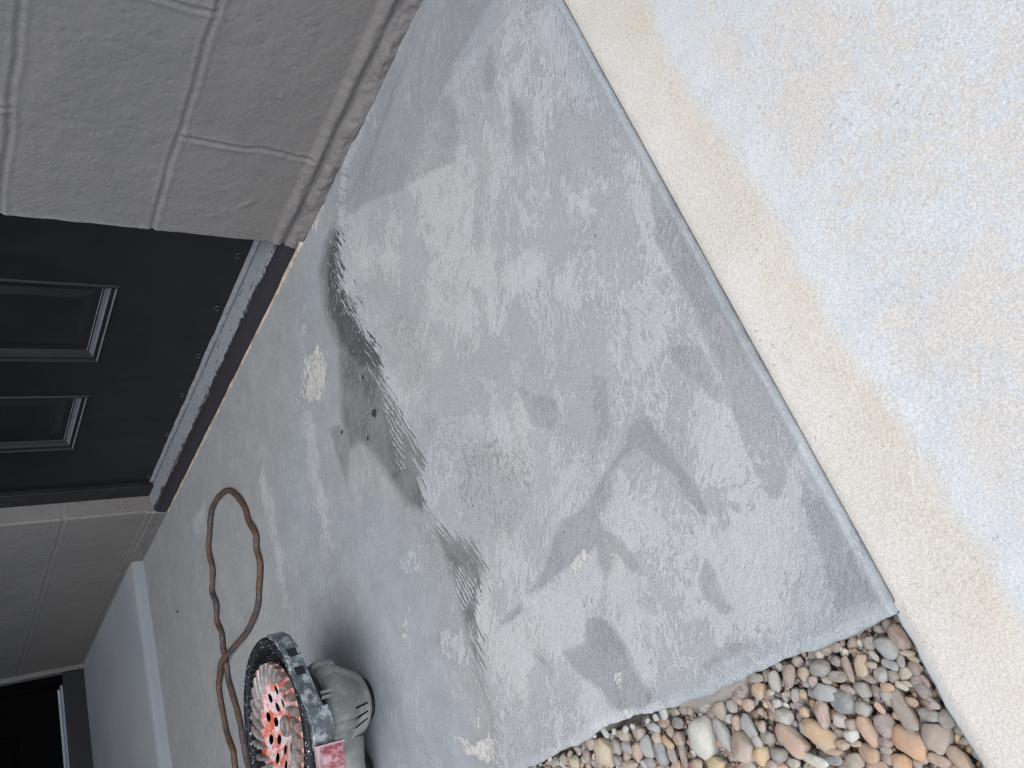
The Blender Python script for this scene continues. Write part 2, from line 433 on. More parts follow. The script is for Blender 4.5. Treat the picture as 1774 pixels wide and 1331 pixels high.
    lite = un([
        c7([(400, 270), (430, 290), (350, 650), (310, 900), (250, 900), (180, 950), (160, 1100), (120, 1050), (150, 880), (220, 680), (300, 480)]),
        c7([(640, 420), (700, 330), (800, 220), (900, 120), (1000, 60), (900, 190), (760, 330), (700, 430), (640, 520)]),
        c5([(370, 120), (430, 220), (450, 330), (510, 460), (570, 560), (600, 700), (640, 780), (690, 900), (600, 900), (560, 780), (530, 620), (450, 500), (430, 390), (380, 300)]),
        c6([(120, 240), (260, 240), (330, 330), (210, 380), (130, 560), (250, 800), (170, 760), (60, 560), (70, 400)]),
        c5([(980, 670), (1040, 680), (1030, 760), (970, 740)]),
        c7([(480, 170), (560, 40), (640, 20), (560, 120), (510, 330), (430, 560), (470, 700), (420, 620), (420, 420)]),
        c8([(280, 160), (380, 170), (400, 260), (330, 300), (290, 260)]),
        c8([(500, 600), (620, 590), (660, 700), (690, 800), (600, 780), (480, 700)]),
        c5([(215, 320), (235, 330), (222, 500), (200, 500)]),
        [(1090, 720), (1060, 790), (990, 880), (940, 960), (930, 930), (1000, 830), (1070, 720)],
        [(900, 0), (960, 0), (1010, 100), (1040, 220), (1000, 200), (960, 120)],
        [(452, 800), (466, 850), (486, 950), (502, 1060), (494, 1066), (472, 950), (444, 830)],
        [(520, 700), (545, 720), (560, 840), (580, 960), (560, 940), (535, 830)],
        [(330, 900), (350, 870), (372, 840), (360, 870), (340, 930)],
    ], 12, [.8, .8, .8, .5, .8, .7, .35, .3, .7, .4, .4, .7, .5, .4])
    pool = un([
        [(546, 470), (556, 420), (572, 380), (640, 380), (700, 560), (700, 640), (650, 660), (610, 650), (575, 600), (556, 550)],
        [(580, 600), (640, 560), (720, 640), (790, 760), (760, 905), (700, 880), (655, 810), (625, 775), (600, 790), (584, 720)],
        [(742, 905), (790, 900), (880, 930), (880, 1060), (850, 1190), (815, 1140), (800, 1090), (784, 1020), (764, 962)],
        [(565, 740), (590, 730), (612, 770), (604, 860), (588, 820)],
    ], 16., [1.5, .95, .75, .5])
    rib = un([
        c5([(400, 330), (450, 300), (560, 480), (600, 640), (560, 640), (500, 540), (430, 470), (400, 400)]),
        c5([(540, 640), (580, 700), (640, 880), (670, 1060), (620, 1080), (580, 900), (540, 800)]),
        c5([(360, 100), (420, 160), (520, 300), (480, 330), (400, 260)]),
        c5([(700, 1150), (780, 1250), (800, 1340), (740, 1340)]),
        c8([(560, 250), (700, 300), (700, 430), (620, 500), (580, 400)]),
        c8([(400, 0), (470, 20), (520, 150), (480, 140)]),
        c6([(160, 760), (250, 820), (250, 900), (190, 880)]),
        c8([(640, 560), (690, 560), (690, 680), (650, 640)]),
    ], 10, [1, 1, .5, .7, 1, .8, .7, .8])
    cream = un([
        c8([(600, 1170), (650, 1180), (680, 1210), (700, 1180), (790, 1130), (820, 1310), (740, 1310), (640, 1250)]),
        c8([(705, 1010), (728, 1010), (715, 1110), (700, 1115)]),
        c5([(215, 590), (270, 535), (300, 600), (320, 700), (262, 800), (205, 760)]),
        c8([(300, 540), (325, 560), (318, 680), (305, 640)]), c8([(325, 470), (345, 480), (335, 515)]),
        c6([(640, 720), (665, 735), (620, 790), (590, 780)]),
        c6([(755, 1150), (768, 1160), (764, 1215), (750, 1180)]),
        c6([(740, 735), (765, 740), (762, 790), (745, 770)]),
        [(535, 395), (560, 355), (548, 400)],
    ], 10, [.9, .8, .6, .25, .3, .3, .7, .3, .6])
    blue = un([
        [(500, 700), (520, 560), (540, 520), (560, 620), (600, 850), (680, 860), (730, 1000), (790, 1180), (840, 1340), (430, 1340), (500, 1100), (470, 900)],
        [(545, 400), (585, 380), (580, 460), (540, 600), (510, 700), (500, 560)],
        [(700, -20), (900, -20), (760, 200), (640, 420), (600, 350), (640, 200)],
        [(1390, 800), (1420, 800), (1560, 1060), (1200, 1215), (1140, 1210), (1380, 1090)],
        [(985, -20), (1085, 200), (1060, 220), (1000, 120), (960, -20)],
    ], 60, [.55, .6, .3, .5, .4])
    edge = np.clip(1-(PATIO_E-Xg)/.012, 0, 1)*(.5+.9*fbm(Xg*10, Yg*14, 41))
    side = np.zeros(Xg.shape)
    # real relief: coat step along the seam, dip of the dark strip, hand-sized ripples
    sm = lambda v: np.clip(v, 0, 1)**2*(3-2*np.clip(v, 0, 1))
    Zg += .0016*sm(coat*4+.5+.6*(fbm(Xg*50, Yg*50, 61)-.5)) - .0022*sm((dark-.3)/1.2) + .0007*sm(lite+.3)
    Zg += np.where(cream > 0, .0008*fbm(Xg*160, Yg*160, 71), 0)
    # rounded nose + skirt
    dy = Yg-yf[:, None]
    Zg -= .004*np.clip(1-dy/.010, 0, 1)**2
    Zg -= .0026*np.clip(1-(PATIO_E-Xg)/.0022, 0, 1)**2
    Xg = Xg-np.clip(1-(PATIO_E-Xg)/.010, 0, 1)*.0022*fbm(Yg*46, Yg*0, 77, 4)
    rows = []
    for q, (dz, oy) in enumerate([(.006, .0005), (.012, .003), (.020, .006), (.030, .004), (.045, .0), (.075, -.006)]):
        yy = yf+oy+.010*(fbm(xs*25, xs*0+q*.7, 33)-.5)-.030*np.exp(-((xs-.470)/.042)**4)*min(1, max(0, (dz-.004)/.026))
        rows.append(np.stack([xs, yy, np.full_like(xs, -dz)], -1))
    P = np.stack([Xg, Yg, Zg], -1)
    P = np.concatenate([P, np.stack(rows, 1)], 1)
    last = P[-1:].copy(); last[..., 2] -= .06; last[..., 0] += .0002
    P = np.concatenate([P, last], 0)
    def pad(a, v):
        a = np.concatenate([a, np.full((a.shape[0], 6), v)], 1)
        return np.concatenate([a, a[-1:]], 0)
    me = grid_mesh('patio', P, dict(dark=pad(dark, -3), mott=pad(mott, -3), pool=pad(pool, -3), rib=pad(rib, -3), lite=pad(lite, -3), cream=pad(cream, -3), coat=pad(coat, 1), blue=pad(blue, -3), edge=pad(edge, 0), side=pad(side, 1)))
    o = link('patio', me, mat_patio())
    return tag(o, kind='structure'), xs, yf
PO, PXS, PYF = patio()
def slab_edge(x): return float(np.interp(x, PXS, PYF))

def sidewalk():
    xs = np.concatenate([[.6795, .6798, .680], axis(.6815, 3.2, .05, .6815, 1.05, .0045)])
    ys = axis(-5.0, 5.0, .06, -1.15, -.2, .0045)
    X, Y = np.meshgrid(xs, ys, indexing='ij')
    jag = .004*(fbm(Y*30, Y*0, 4)-.5)+.0025*(fbm(Y*120, Y*0, 14, 3)-.5)
    free = (Y < -.898)*1.0
    X = X + jag*np.clip(1-(X-.68)/.03, 0, 1)*free - .004*free*np.clip(1-(X-.68)/.03, 0, 1)
    Z = -.0005 + .0022*(fbm(X*9, Y*9, 2)-.5)
    Z -= .003*np.clip(1-(X-.678)/.007, 0, 1)**2
    Z[0] = -.09; Z[1] = -.012
    side = np.zeros(X.shape); side[0] = 1; side[1] = .6
    rim = np.clip(1-(X-.676)/.010, 0, 1)*free
    me = grid_mesh('sidewalk', np.stack([X, Y, Z], -1), dict(side=side, rim=rim))
    return tag(link('sidewalk', me, mat_sidewalk()), kind='structure')
sidewalk()

def walkway():
    # the raised, painted walkway past the first door
    ys = np.concatenate([np.linspace(0.0, -.8, 200), np.linspace(-.83, -4, 40)])
    prof = [(-1.384, -.09), (-1.3845, .000), (-1.3865, .004), (-1.3890, .018), (-1.3915, .0285), (-1.3945, .0325), (-1.400, .0337)]+[(x, .0337) for x in np.linspace(-1.42, -2.45, 60)]
    P = np.zeros((len(prof), len(ys), 3))
    for i, (x, z) in enumerate(prof):
        P[i, :, 0] = x + (.003*(fbm(ys*14, ys*0+z*30, 51)-.5) if -1.405 < x else 0); P[i, :, 1] = ys; P[i, :, 2] = z
    P[6:, :, 2] += .0015*(fbm(P[6:, :, 0]*5, P[6:, :, 1]*5, 50)-.5)
    M = NT('grey_floor_paint', .55, .4)
    n = M.noise(5, 4); x = M.xyz()[0]
    c = M.mix(M.ramp(n, .35, .65), (.32, .355, .375), (.37, .395, .41))
    c = M.mix(M.ramp(M.noise(90, 6, .7), .62, .70, 0, .3), c, (.42, .45, .47))
    c = M.mix(M.ramp(M.math('ADD', x, M.math('MULTIPLY', M.noise(90, 3), .004)), -1.3945, -1.3925, 0, .75), c, (.19, .205, .215))
    c = M.mix(M.ramp(M.noise(38, 5, .7), .66, .69, 0, .5), c, (.34, .30, .25))
    M.color(c); M.bump(M.noise(300, 5, .6), .3, .001)
    return tag(link('raised_walkway', grid_mesh('raised_walkway', P), M.m), kind='structure')
walkway()

# ------------------------------------------------------------------ BUILDING
BL = empty('block_building', (0, 0, 0), 'single storey building of grey painted concrete blocks with two black doors, beside the cement patio', 'building')
ZB = .0429
def joints_relief(s, z, par0, par1, seed, ext=None):
    """relief of painted block courses: s along the wall, z up; returns outward offset"""
    kz = (z-ZB)/.2; row = np.floor(kz)
    zc = ZB+.2*np.round(kz)
    wob = .004*(fbm(s*14, zc*30, seed)-.5)*2
    dz = np.abs(z-zc-wob)
    off = np.where(row.astype(int) % 2 == 0, par0, par1)
    kk = (s-off)/.4; dx = np.abs((kk-np.round(kk))*.4 - .0025*(vnoise(z*40, row, seed+5)-.5)*2)
    rough_ = fbm(s*45, z*45, seed+2)
    def joint(d, w_, dep):
        v = np.clip(d/w_, 0, 1)
        return -dep*(1-v**2)**2 + .0011*np.exp(-((d-w_*1.05)/.0035)**2)*rough_*2
    h = joint(dz, .0060, .0019*(.6+.8*fbm(s*6, z*3, seed+7)))
    jv = joint(dx, .0056, .0016*(.5+.9*vnoise(s*9, row, seed+9)))
    jv = np.where(z < ZB, 0, jv)
    h = np.minimum(h, jv)+np.maximum(np.maximum(h, jv), 0)
    blk = np.round(kk)*3.1+row*7.7
    h += .0012*(vnoise(blk, blk*1.7, seed+11)-.5)            # each block sits a little proud or shy
    h += .0016*(fbm(s*18, z*18, seed+3)-.5)+.0009*(fbm(s*110, z*110, seed+4)-.5)
    return h, dz, dx, row
def wall_grid(name, ss, zs, fn):
    Sg, Zg = np.meshgrid(ss, zs, indexing='ij')
    me = grid_mesh(name, fn(Sg, Zg)); return link(name, me, MW, BL)

# near wall: corner at x=0, runs to +x
def f_near(s, z):
    h, dz, dx, row = joints_relief(s, z, .2, .0, 100)
    # footing strip below the bed joint bulges outwards, with a crack under the joint
    b = np.clip((ZB-.006-z)/.02, 0, 1)
    h = h+b*(.0085+.012*(fbm(s*32, z*50, 131)-.35)+.007*(fbm(s*60+z*90, z*130-s*30, 134)-.5)+.004*(fbm(s*240, z*300, 137)-.5))
    jb = np.exp(-((z-ZB)/.0065)**2)
    h = h+jb*(.009+.009*(fbm(s*22, z*10, 132)-.5)+.004*(fbm(s*90, z*90, 136)-.5))
    ck = ZB-.0125-.004*(fbm(s*20, s*0, 133)-.5)*2
    h = h-.010*np.exp(-((z-ck)/.0024)**2)*(.25+1.0*(vnoise(s*7, s*0, 135)))
    # stray drips and nibs
    for (a, c_, r, q) in [(.462, .225, .004, .0035), (.30, .13, .003, .002), (.066, .145, .0035, .002), (.05, .16, .003, .0016), (.41, .37, .004, .002)]:
        h = h+q*np.exp(-(((s-a)**2+(z-c_)**2)/r**2))
    ar = np.exp(-(((s-.085)*.7+(z-.118)*.7)/.0028)**2-(((s-.085)*.7-(z-.118)*.7)/.014)**2); h = h+.0022*ar
    # rounded arris at the door corner
    e = np.clip(1-s/.007, 0, 1); y = -h+.006*e**2
    notch = np.exp(-((z-ZB-.2)/.008)**2)+.5*np.exp(-((z-ZB)/.006)**2)+np.exp(-((z-ZB-.4)/.008)**2)
    x = s+e*(.005*notch+.003*(fbm(z*60, z*0, 140)-.5)+.0012*(fbm(z*250, z*0, 141)-.5))
    return np.stack([x, y, z], -1)
ss = np.concatenate([[0.0], np.linspace(.0008, .01, 8), axis(.012, 2.6, .03, .012, .56, .0026)])
zs = axis(-.03, 2.4, .03, -.03, .52, .0026)
near = wall_grid('wall', ss, zs, f_near)
# return of that wall into the door opening
def f_ret(s, z):
    return np.stack([.0035+0*s+.003*(fbm(z*60, z*0, 140)-.5), .004+s, z], -1)
wall_grid('door_reveal', np.linspace(.002, .14, 10), zs, f_ret)

XD = -1.060; XE = -2.3725; YD = .056
def f_far(s, z):
    h, dz, dx, row = joints_relief(s, z, -1.480, -1.280, 200)
    b = np.clip((ZB+.012-z)/.02, 0, 1)*(s > -1.40)
    h = h+b*(.006+.008*(fbm(s*40, z*60, 231)-.4))
    e = np.clip(1-(XD-s)/.006, 0, 1); y = -h*.8+.005*e**2
    return np.stack([s+e*.002*(fbm(z*60, z*0, 240)-.5), y, z], -1)
fs = np.concatenate([np.arange(XE-.1, XD-.012, .0045), np.linspace(XD-.011, XD, 8)])
wall_grid('wall', fs[::-1], zs, lambda s, z: f_far(s, z))
def f_ret2(s, z):    # left reveal of the first door, with the course joint carried through
    h, dz, *_ = joints_relief(s, z, 5.0, 5.0, 260)
    return np.stack([XD+0*s+.3*h-.002*(fbm(z*60, z*0, 240)-.5)*0, .004+s, z], -1)
wall_grid('door_reveal', np.linspace(.0, .14, 22), zs, f_ret2)
# wall over the door, then the end wall with the second door
zl = np.arange(2.08, 2.41, .02)
wall_grid('lintel', np.linspace(XD, 0.0, 60), zl, lambda s, z: np.stack([s, .002-joints_relief(s, z, .2, 0, 300)[0], z], -1))
D2A, D2B = -.016, -.960
def f_end(s, z):
    h = joints_relief(s, z, -1.16, -1.36, 400)[0]; return np.stack([XE+h, s, z], -1)
wall_grid('wall', np.linspace(.02, D2A, 14), zs, f_end)
wall_grid('wall', np.concatenate([np.arange(D2B, -1.6, -.006), np.arange(-1.6, -4.0, -.05)]), zs, f_end)
wall_grid('lintel', np.linspace(D2A, D2B, 60), zl, f_end)
wall_grid('door_reveal', np.linspace(0, .1, 6), zs, lambda s, z: np.stack([XE-.002-s, D2A+0*s-.0005, z], -1))
wall_grid('door_reveal', np.linspace(0, .1, 6), zs, lambda s, z: np.stack([XE-.002-s, D2B+0*s, z], -1))

# roof with an unseen overhang, added and sized to shade this corner
M_TR = mat_simple('soffit_paint', (.30, .29, .28), .8, .2, .06, 8)
bm = bmesh.new(); add_box(bm, (-4.2, -.30, 2.42), (2.8, 3.0, 2.60)); from_bm('unseen_roof', bm, M_TR, BL)
bm = bmesh.new(); add_box(bm, (-4.2, -4.2, 2.425), (.02, -.303, 2.595)); from_bm('unseen_roof', bm, M_TR, BL)
# unseen wall added on the yard side to darken the left end
bm = bmesh.new(); add_box(bm, (-4.0, -1.75, -.05), (-1.05, -1.55, 2.418)); from_bm('shade_wall', bm, MW, BL)

# ---- doors
def mat_door():
    M = NT('black_door_paint', .42, .32)
    n = M.noise(9, 4); st = M.noise(1, 4, .6, M.mapping((30, 30, 6)))
    c = M.mix(M.ramp(n, .3, .7), (.0055, .0062, .0078), (.0085, .0092, .0112))
    c = M.mix(M.ramp(M.noise(75, 3), .74, .77, 0, .3), c, (.10, .10, .11))
    c = M.mix(M.ramp(M.xyz()[2], .10, .0, 0, .35), c, (.035, .028, .030))
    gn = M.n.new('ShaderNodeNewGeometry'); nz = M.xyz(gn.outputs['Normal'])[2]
    dust_sky = M.math('MULTIPLY', M.ramp(nz, .30, .75), M.ramp(M.noise(55, 6, .7), .25, .55, .55, 1))
    c = M.mix(M.math('MULTIPLY', dust_sky, .85), c, (.15, .162, .175))      # cement dust on what faces up, with sky light painted into its grey
    M.color(c); M.rough(M.lin(st, .3, .7, .34, .5)); M.bump(M.noise(240, 4), .10, .0008)
    return M.m
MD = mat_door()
MFR = mat_simple('black_frame_paint', (.010, .0105, .012), .45, .4, .3, 30, .15, 200)
def panel_rings(x0, x1, z0, z1, y):
    """nested rectangles (inset, depth) of a pressed door panel"""
    prof = [(-.004, 0.0), (-.0015, -.0034), (.0005, -.0034), (.0022, .0010), (.0060, .0022), (.0085, .0026), (.0110, .0085), (.0160, .0120), (.0178, .0122), (.0186, .0105), (.0198, .0125), (.030, .0130), (.046, .0085), (.050, .0083)]
    out = []
    for ins, d in prof: out.append([(x0+ins, y+d, z0+ins), (x1-ins, y+d, z0+ins), (x1-ins, y+d, z1-ins), (x0+ins, y+d, z1-ins)])
    return out
def make_door(root, xa, xb, z0, z1, y, cols, T):
    """T maps local (along, depth, up) to the building"""
    rows = [(.250, .83), (1.00, 1.58), (1.70, 1.93)]
    bm = bmesh.new()
    xs = sorted([xa, xb]+[c for q in cols for c in q]); zs_ = sorted([z0, z1]+[c for q in rows for c in q])
    holes = {(round(a, 4), round(b, 4)) for a, b in cols}
    vs = {}
    def V(x, z, yy=y):
        k = (round(x, 5), round(z, 5), round(yy, 5))
        if k not in vs: vs[k] = bm.verts.new(T(x, yy, z))
        return vs[k]
    hc = [(a-(-.004)*-1, b) for a, b in cols]
    e = .004
    xs2 = sorted([xa, xb]+[c for (a, b) in cols for c in (a-e, b+e)]); zs2 = sorted([z0, z1]+[c for (a, b) in rows for c in (a-e, b+e)])
    for i in range(len(xs2)-1):
        for j in range(len(zs2)-1):
            inside = any(abs(xs2[i]-(a-e)) < 1e-6 for a, b in cols) and any(abs(zs2[j]-(a-e)) < 1e-6 for a, b in rows)
            if inside: continue
            bm.faces.new([V(xs2[i], zs2[j]), V(xs2[i+1], zs2[j]), V(xs2[i+1], zs2[j+1]), V(xs2[i], zs2[j+1])])
    # thickness
    for (p, q) in [((xa, z0), (xb, z0)), ((xb, z0), (xb, z1)), ((xb, z1), (xa, z1)), ((xa, z1), (xa, z0))]:
        bm.faces.new([bm.verts.new(T(p[0], y, p[1])), bm.verts.new(T(q[0], y, q[1])), bm.verts.new(T(q[0], y+.04, q[1])), bm.verts.new(T(p[0], y+.04, p[1]))])
    dr = from_bm('door', bm, MD, root)
    for (a, b) in cols:
        for (c, d) in rows:
            bm = bmesh.new(); prev = None
            for ring in panel_rings(a, b, c, d, y):
                cur = [bm.verts.new(T(*p)) for p in ring]
                if prev:
                    for i in range(4): bm.faces.new([prev[i], prev[(i+1) % 4], cur[(i+1) % 4], cur[i]])
                prev = cur
            bm.faces.new(prev)
            from_bm('door_panel', bm, MD, dr)
    return dr
T1 = lambda s, d, z: Vector((s, d, z))
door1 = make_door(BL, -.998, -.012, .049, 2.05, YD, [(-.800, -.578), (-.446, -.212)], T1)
# frame
bm = bmesh.new()
add_box(bm, (XD+.001, YD-.012, .030), (-.9995, YD+.05, 2.075), .002)
add_box(bm, (-.0105, YD-.012, .030), (.020, YD+.05, 2.075), .002)
add_box(bm, (XD+.03, YD-.0125, 2.0515), (-.0125, YD+.05, 2.0755), .002)
fr1 = from_bm('door_frame', bm, MFR, BL)
# sweep: a slightly wavy grey strip with loose wire loops
M_SW = mat_simple('dusty_aluminium', (.20, .21, .215), .5, .5, .15, 80, .2, 300)
bm = bmesh.new(); pts = []
N = 90; lo, hi = [], []
prev = None
for i in range(N+1):
    x = -.990+.972*i/N
    wv = .0022*mn.noise(Vector((x*11, 0, 2)))+.0012*mn.noise(Vector((x*34, 4, 2)))
    sec = [(YD-.001, .0535+wv), (YD-.0055, .054+wv), (YD-.0085, .051+wv), (YD-.0085, .0455+wv), (YD-.0060, .0430+wv), (YD-.001, .0430+wv)]
    cur = [bm.verts.new((x, a, b)) for a, b in sec]
    if prev:
        for q in range(5): bm.faces.new([prev[q], prev[q+1], cur[q+1], cur[q]])
    else: bm.faces.new(cur)
    prev = cur
bm.faces.new(prev)
from_bm('door_sweep', bm, M_SW, door1, True)
M_WR = mat_simple('dark_wire', (.07, .073, .078), .4, .6, .1)
for px in [(413, 443), (376, 534), (344, 616), (316, 684), (290, 752), (258, 826)]:
    p = on_plane(px, 1, YD-.002)
    bm = bmesh.new(); pts = []
    for k in range(16):
        a = math.radians(-40+k*17.5); r = .0048*(1+.25*math.sin(k*.6))
        pts.append((p[0]+r*math.cos(a)*1.2, YD-.0020-.0012*math.sin(k*.5), p[2]+r*math.sin(a)))
    add_tube(bm, pts, .0008, 6)
    from_bm('wire_loop', bm, M_WR, door1, True)
# threshold (sill)
def mat_sill():
    M = NT('worn_sill_paint', .5, .45)
    x, y, z = M.xyz()[0:3]
    k = lambda v, a: M.math('MULTIPLY', v, a)
    st = M.noise(1, 6, .7, M.mapping((11, 130, 60))); nn = M.noise(150, 6, .75)
    edge = M.math('ADD', y, M.math('ADD', k(M.math('SUBTRACT', st, .5), .036), k(M.math('SUBTRACT', nn, .5), .034)))
    gm = M.ramp(edge, .0075, .0095)
    c = M.mix(gm, (.021, .018, .022), M.mix(M.ramp(nn, .35, .65), (.185, .20, .212), (.26, .278, .29)))
    chips = M.ramp(M.noise(1, 8, .78, M.mapping((38, 130, 90))), .585, .61)
    c = M.mix(M.math('MULTIPLY', chips, gm), c, (.03, .032, .038))
    sc = M.ramp(M.noise(1, 6, .8, M.mapping((50, 90, 190))), .685, .70)
    c = M.mix(M.math('MULTIPLY', sc, M.ramp(y, .006, -.002)), c, (.30, .31, .32))
    M.color(c); M.rough(M.lin(nn, .3, .7, .42, .6)); M.bump(M.math('ADD', st, k(gm, .4)), .35, .0012)
    return M.m
bm = bmesh.new(); prev = None; N = 120
for i in range(N+1):
    x = XD+.0015+(-XD+.002)*i/N
    wv = .0010*mn.noise(Vector((x*12, 0, 0)))
    sec = [(YD+.06, .0440), (YD-.004, .0440), (.030, .0405), (.012, .0380), (.004, .0362+wv), (-.0015, .0325+wv), (-.0042, .026), (-.0052, .016), (-.0062, .006), (-.0066, -.01)]
    cur = [bm.verts.new((x, a, b)) for a, b in sec]
    if prev:
        for q in range(len(sec)-1): bm.faces.new([prev[q], prev[q+1], cur[q+1], cur[q]])
    prev = cur
th1 = from_bm('threshold', bm, mat_sill(), BL, True)
# sandy sealant bead where the sill meets the patio
bm = bmesh.new(); pts = []; rad = []
for i in range(160):
    x = XD+.01+(-XD+.012)*i/159
    pts.append((x, -.0085+.0018*mn.noise(Vector((x*30, 1, 0))), .0040)); rad.append(.0032+.0016*mn.noise(Vector((x*22, 5, 0)))+.0022*math.exp(-((x+.0)/.09)**2))
add_tube(bm, pts, rad, 8)
from_bm('sealant_bead', bm, mat_simple('sandy_sealant', (.36, .31, .255), .9, .2, .3, 60, .5, 300), th1, True)

# second door, in the end wall (faces +x)
T2 = lambda s, d, z: Vector((XE-d, s, z))
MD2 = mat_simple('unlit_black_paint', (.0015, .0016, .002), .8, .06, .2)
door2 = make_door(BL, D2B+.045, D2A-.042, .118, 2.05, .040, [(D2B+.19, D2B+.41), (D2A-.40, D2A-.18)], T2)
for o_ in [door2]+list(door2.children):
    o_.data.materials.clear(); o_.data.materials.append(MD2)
bm = bmesh.new()
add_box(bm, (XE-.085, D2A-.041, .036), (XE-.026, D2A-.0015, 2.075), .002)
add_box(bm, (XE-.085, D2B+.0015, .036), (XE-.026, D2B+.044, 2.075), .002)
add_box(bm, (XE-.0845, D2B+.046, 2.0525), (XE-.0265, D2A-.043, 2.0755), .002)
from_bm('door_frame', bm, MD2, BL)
bm = bmesh.new(); add_box(bm, (XE-.08, D2B+.002, .030), (XE+.004, D2A-.002, .103), .004)
M = NT('chipped_black_sill', .5, .4)
ch = M.ramp(M.noise(1, 6, .8, M.mapping((80, 40, 200))), .64, .68)
M.color(M.mix(ch, (.014, .013, .014), (.10, .095, .085))); M.bump(M.noise(120, 5), .4, .002)
th2 = from_bm('threshold', bm, M.m, BL)
bm = bmesh.new(); add_box(bm, (XE-.034, D2B+.046, .104), (XE-.004, D2A-.044, .112), .002)
from_bm('metal_strip', bm, mat_simple('grey_metal_strip', (.20, .23, .26), .4, .6, .1), th2)

# ------------------------------------------------------------------ CORD
def cord():
    z = lambda a, b: (a/2.507, 800+b/2.507)
    A = [z(*p) for p in [(990, 125), (1030, 150), (1062, 200), (1080, 258), (1110, 312), (1114, 380), (1130, 450), (1126, 540), (1120, 620), (1098, 690), (1062, 752), (1020, 805), (985, 862), (962, 925), (953, 985), (968, 1085), (986, 1180), (1012, 1255), (1022, 1331)]]
    B = [z(*p) for p in [(990, 125), (950, 152), (920, 208), (911, 300), (906, 380), (924, 470), (921, 560), (940, 620), (942, 690), (964, 750), (970, 810), (982, 870), (992, 945), (1016, 1030), (1044, 1140), (1062, 1240), (1080, 1331)]]
    wp = []
    for p in A[::-1]: wp.append(on_plane(p, 2, .006+.004))
    for p in B[1:]: wp.append(on_plane(p, 2, .006+.004))
    wp = [Vector(p) for p in wp]
    # lift strand A where it lies over strand B
    cross = Vector(on_plane(z(985, 868), 2, .01))
    n = len(A)
    for i in range(n):
        wp[i].z += .0095*math.exp(-((wp[i]-cross).length/.06)**2)
    # tails running on out to the left of the grinder
    s0 = wp[0]; d0 = (wp[0]-wp[1]).normalized(); e0 = wp[-1]; d1 = (wp[-1]-wp[-2]).normalized()
    wp = [s0+d0*.35+Vector((0, .03, 0)), s0+d0*.18+Vector((.01, 0, 0))]+wp+[e0+d1*.17+Vector((.02, 0, 0)), e0+d1*.34]
    # Catmull-Rom
    out = []
    for i in range(1, len(wp)-2):
        p0, p1, p2, p3 = wp[i-1:i+3]
        for t in np.linspace(0, 1, 9)[:-1]:
            out.append(.5*((2*p1)+(p2-p0)*t+(2*p0-5*p1+4*p2-p3)*t*t+(3*p1-p0-3*p2+p3)*t**3))
    bm = bmesh.new(); prev = None; n = 14; s = 0
    for k, p in enumerate(out):
        t = (out[min(k+1, len(out)-1)]-out[max(k-1, 0)]).normalized(); s += (out[k]-out[max(k-1, 0)]).length
        side = t.cross(Vector((0, 0, 1))).normalized(); nn = side.cross(t)
        ring = []
        for i in range(n):
            a = 2*math.pi*i/n
            r = .0059*(1+.06*math.cos(2*(a-s*75))+.06*mn.noise(Vector((s*40, 0, 3))))
            ring.append(bm.verts.new(p+side*r*math.cos(a)+nn*r*math.sin(a)+Vector((0, 0, .0004*math.sin(s*60)))))
        if prev:
            for i in range(n): bm.faces.new([prev[i], prev[(i+1) % n], ring[(i+1) % n], ring[i]])
        prev = ring
    M = NT('dusty_brown_rubber', .6, .35)
    n1 = M.noise(14, 4); n2 = M.noise(160, 5, .7)
    c = M.mix(M.ramp(n1, .45, .58), (.085, .046, .032), (.046, .043, .044))
    c = M.mix(M.ramp(n2, .46, .66, 0, .7), c, (.15, .115, .095))
    M.color(c); M.bump(n2, .5, .001)
    o = from_bm('power_cord', bm, M.m, None, True)
    tag(o, 'dusty brown power cord looped on the floor in front of the door, crossing over itself', 'cord')
cord()

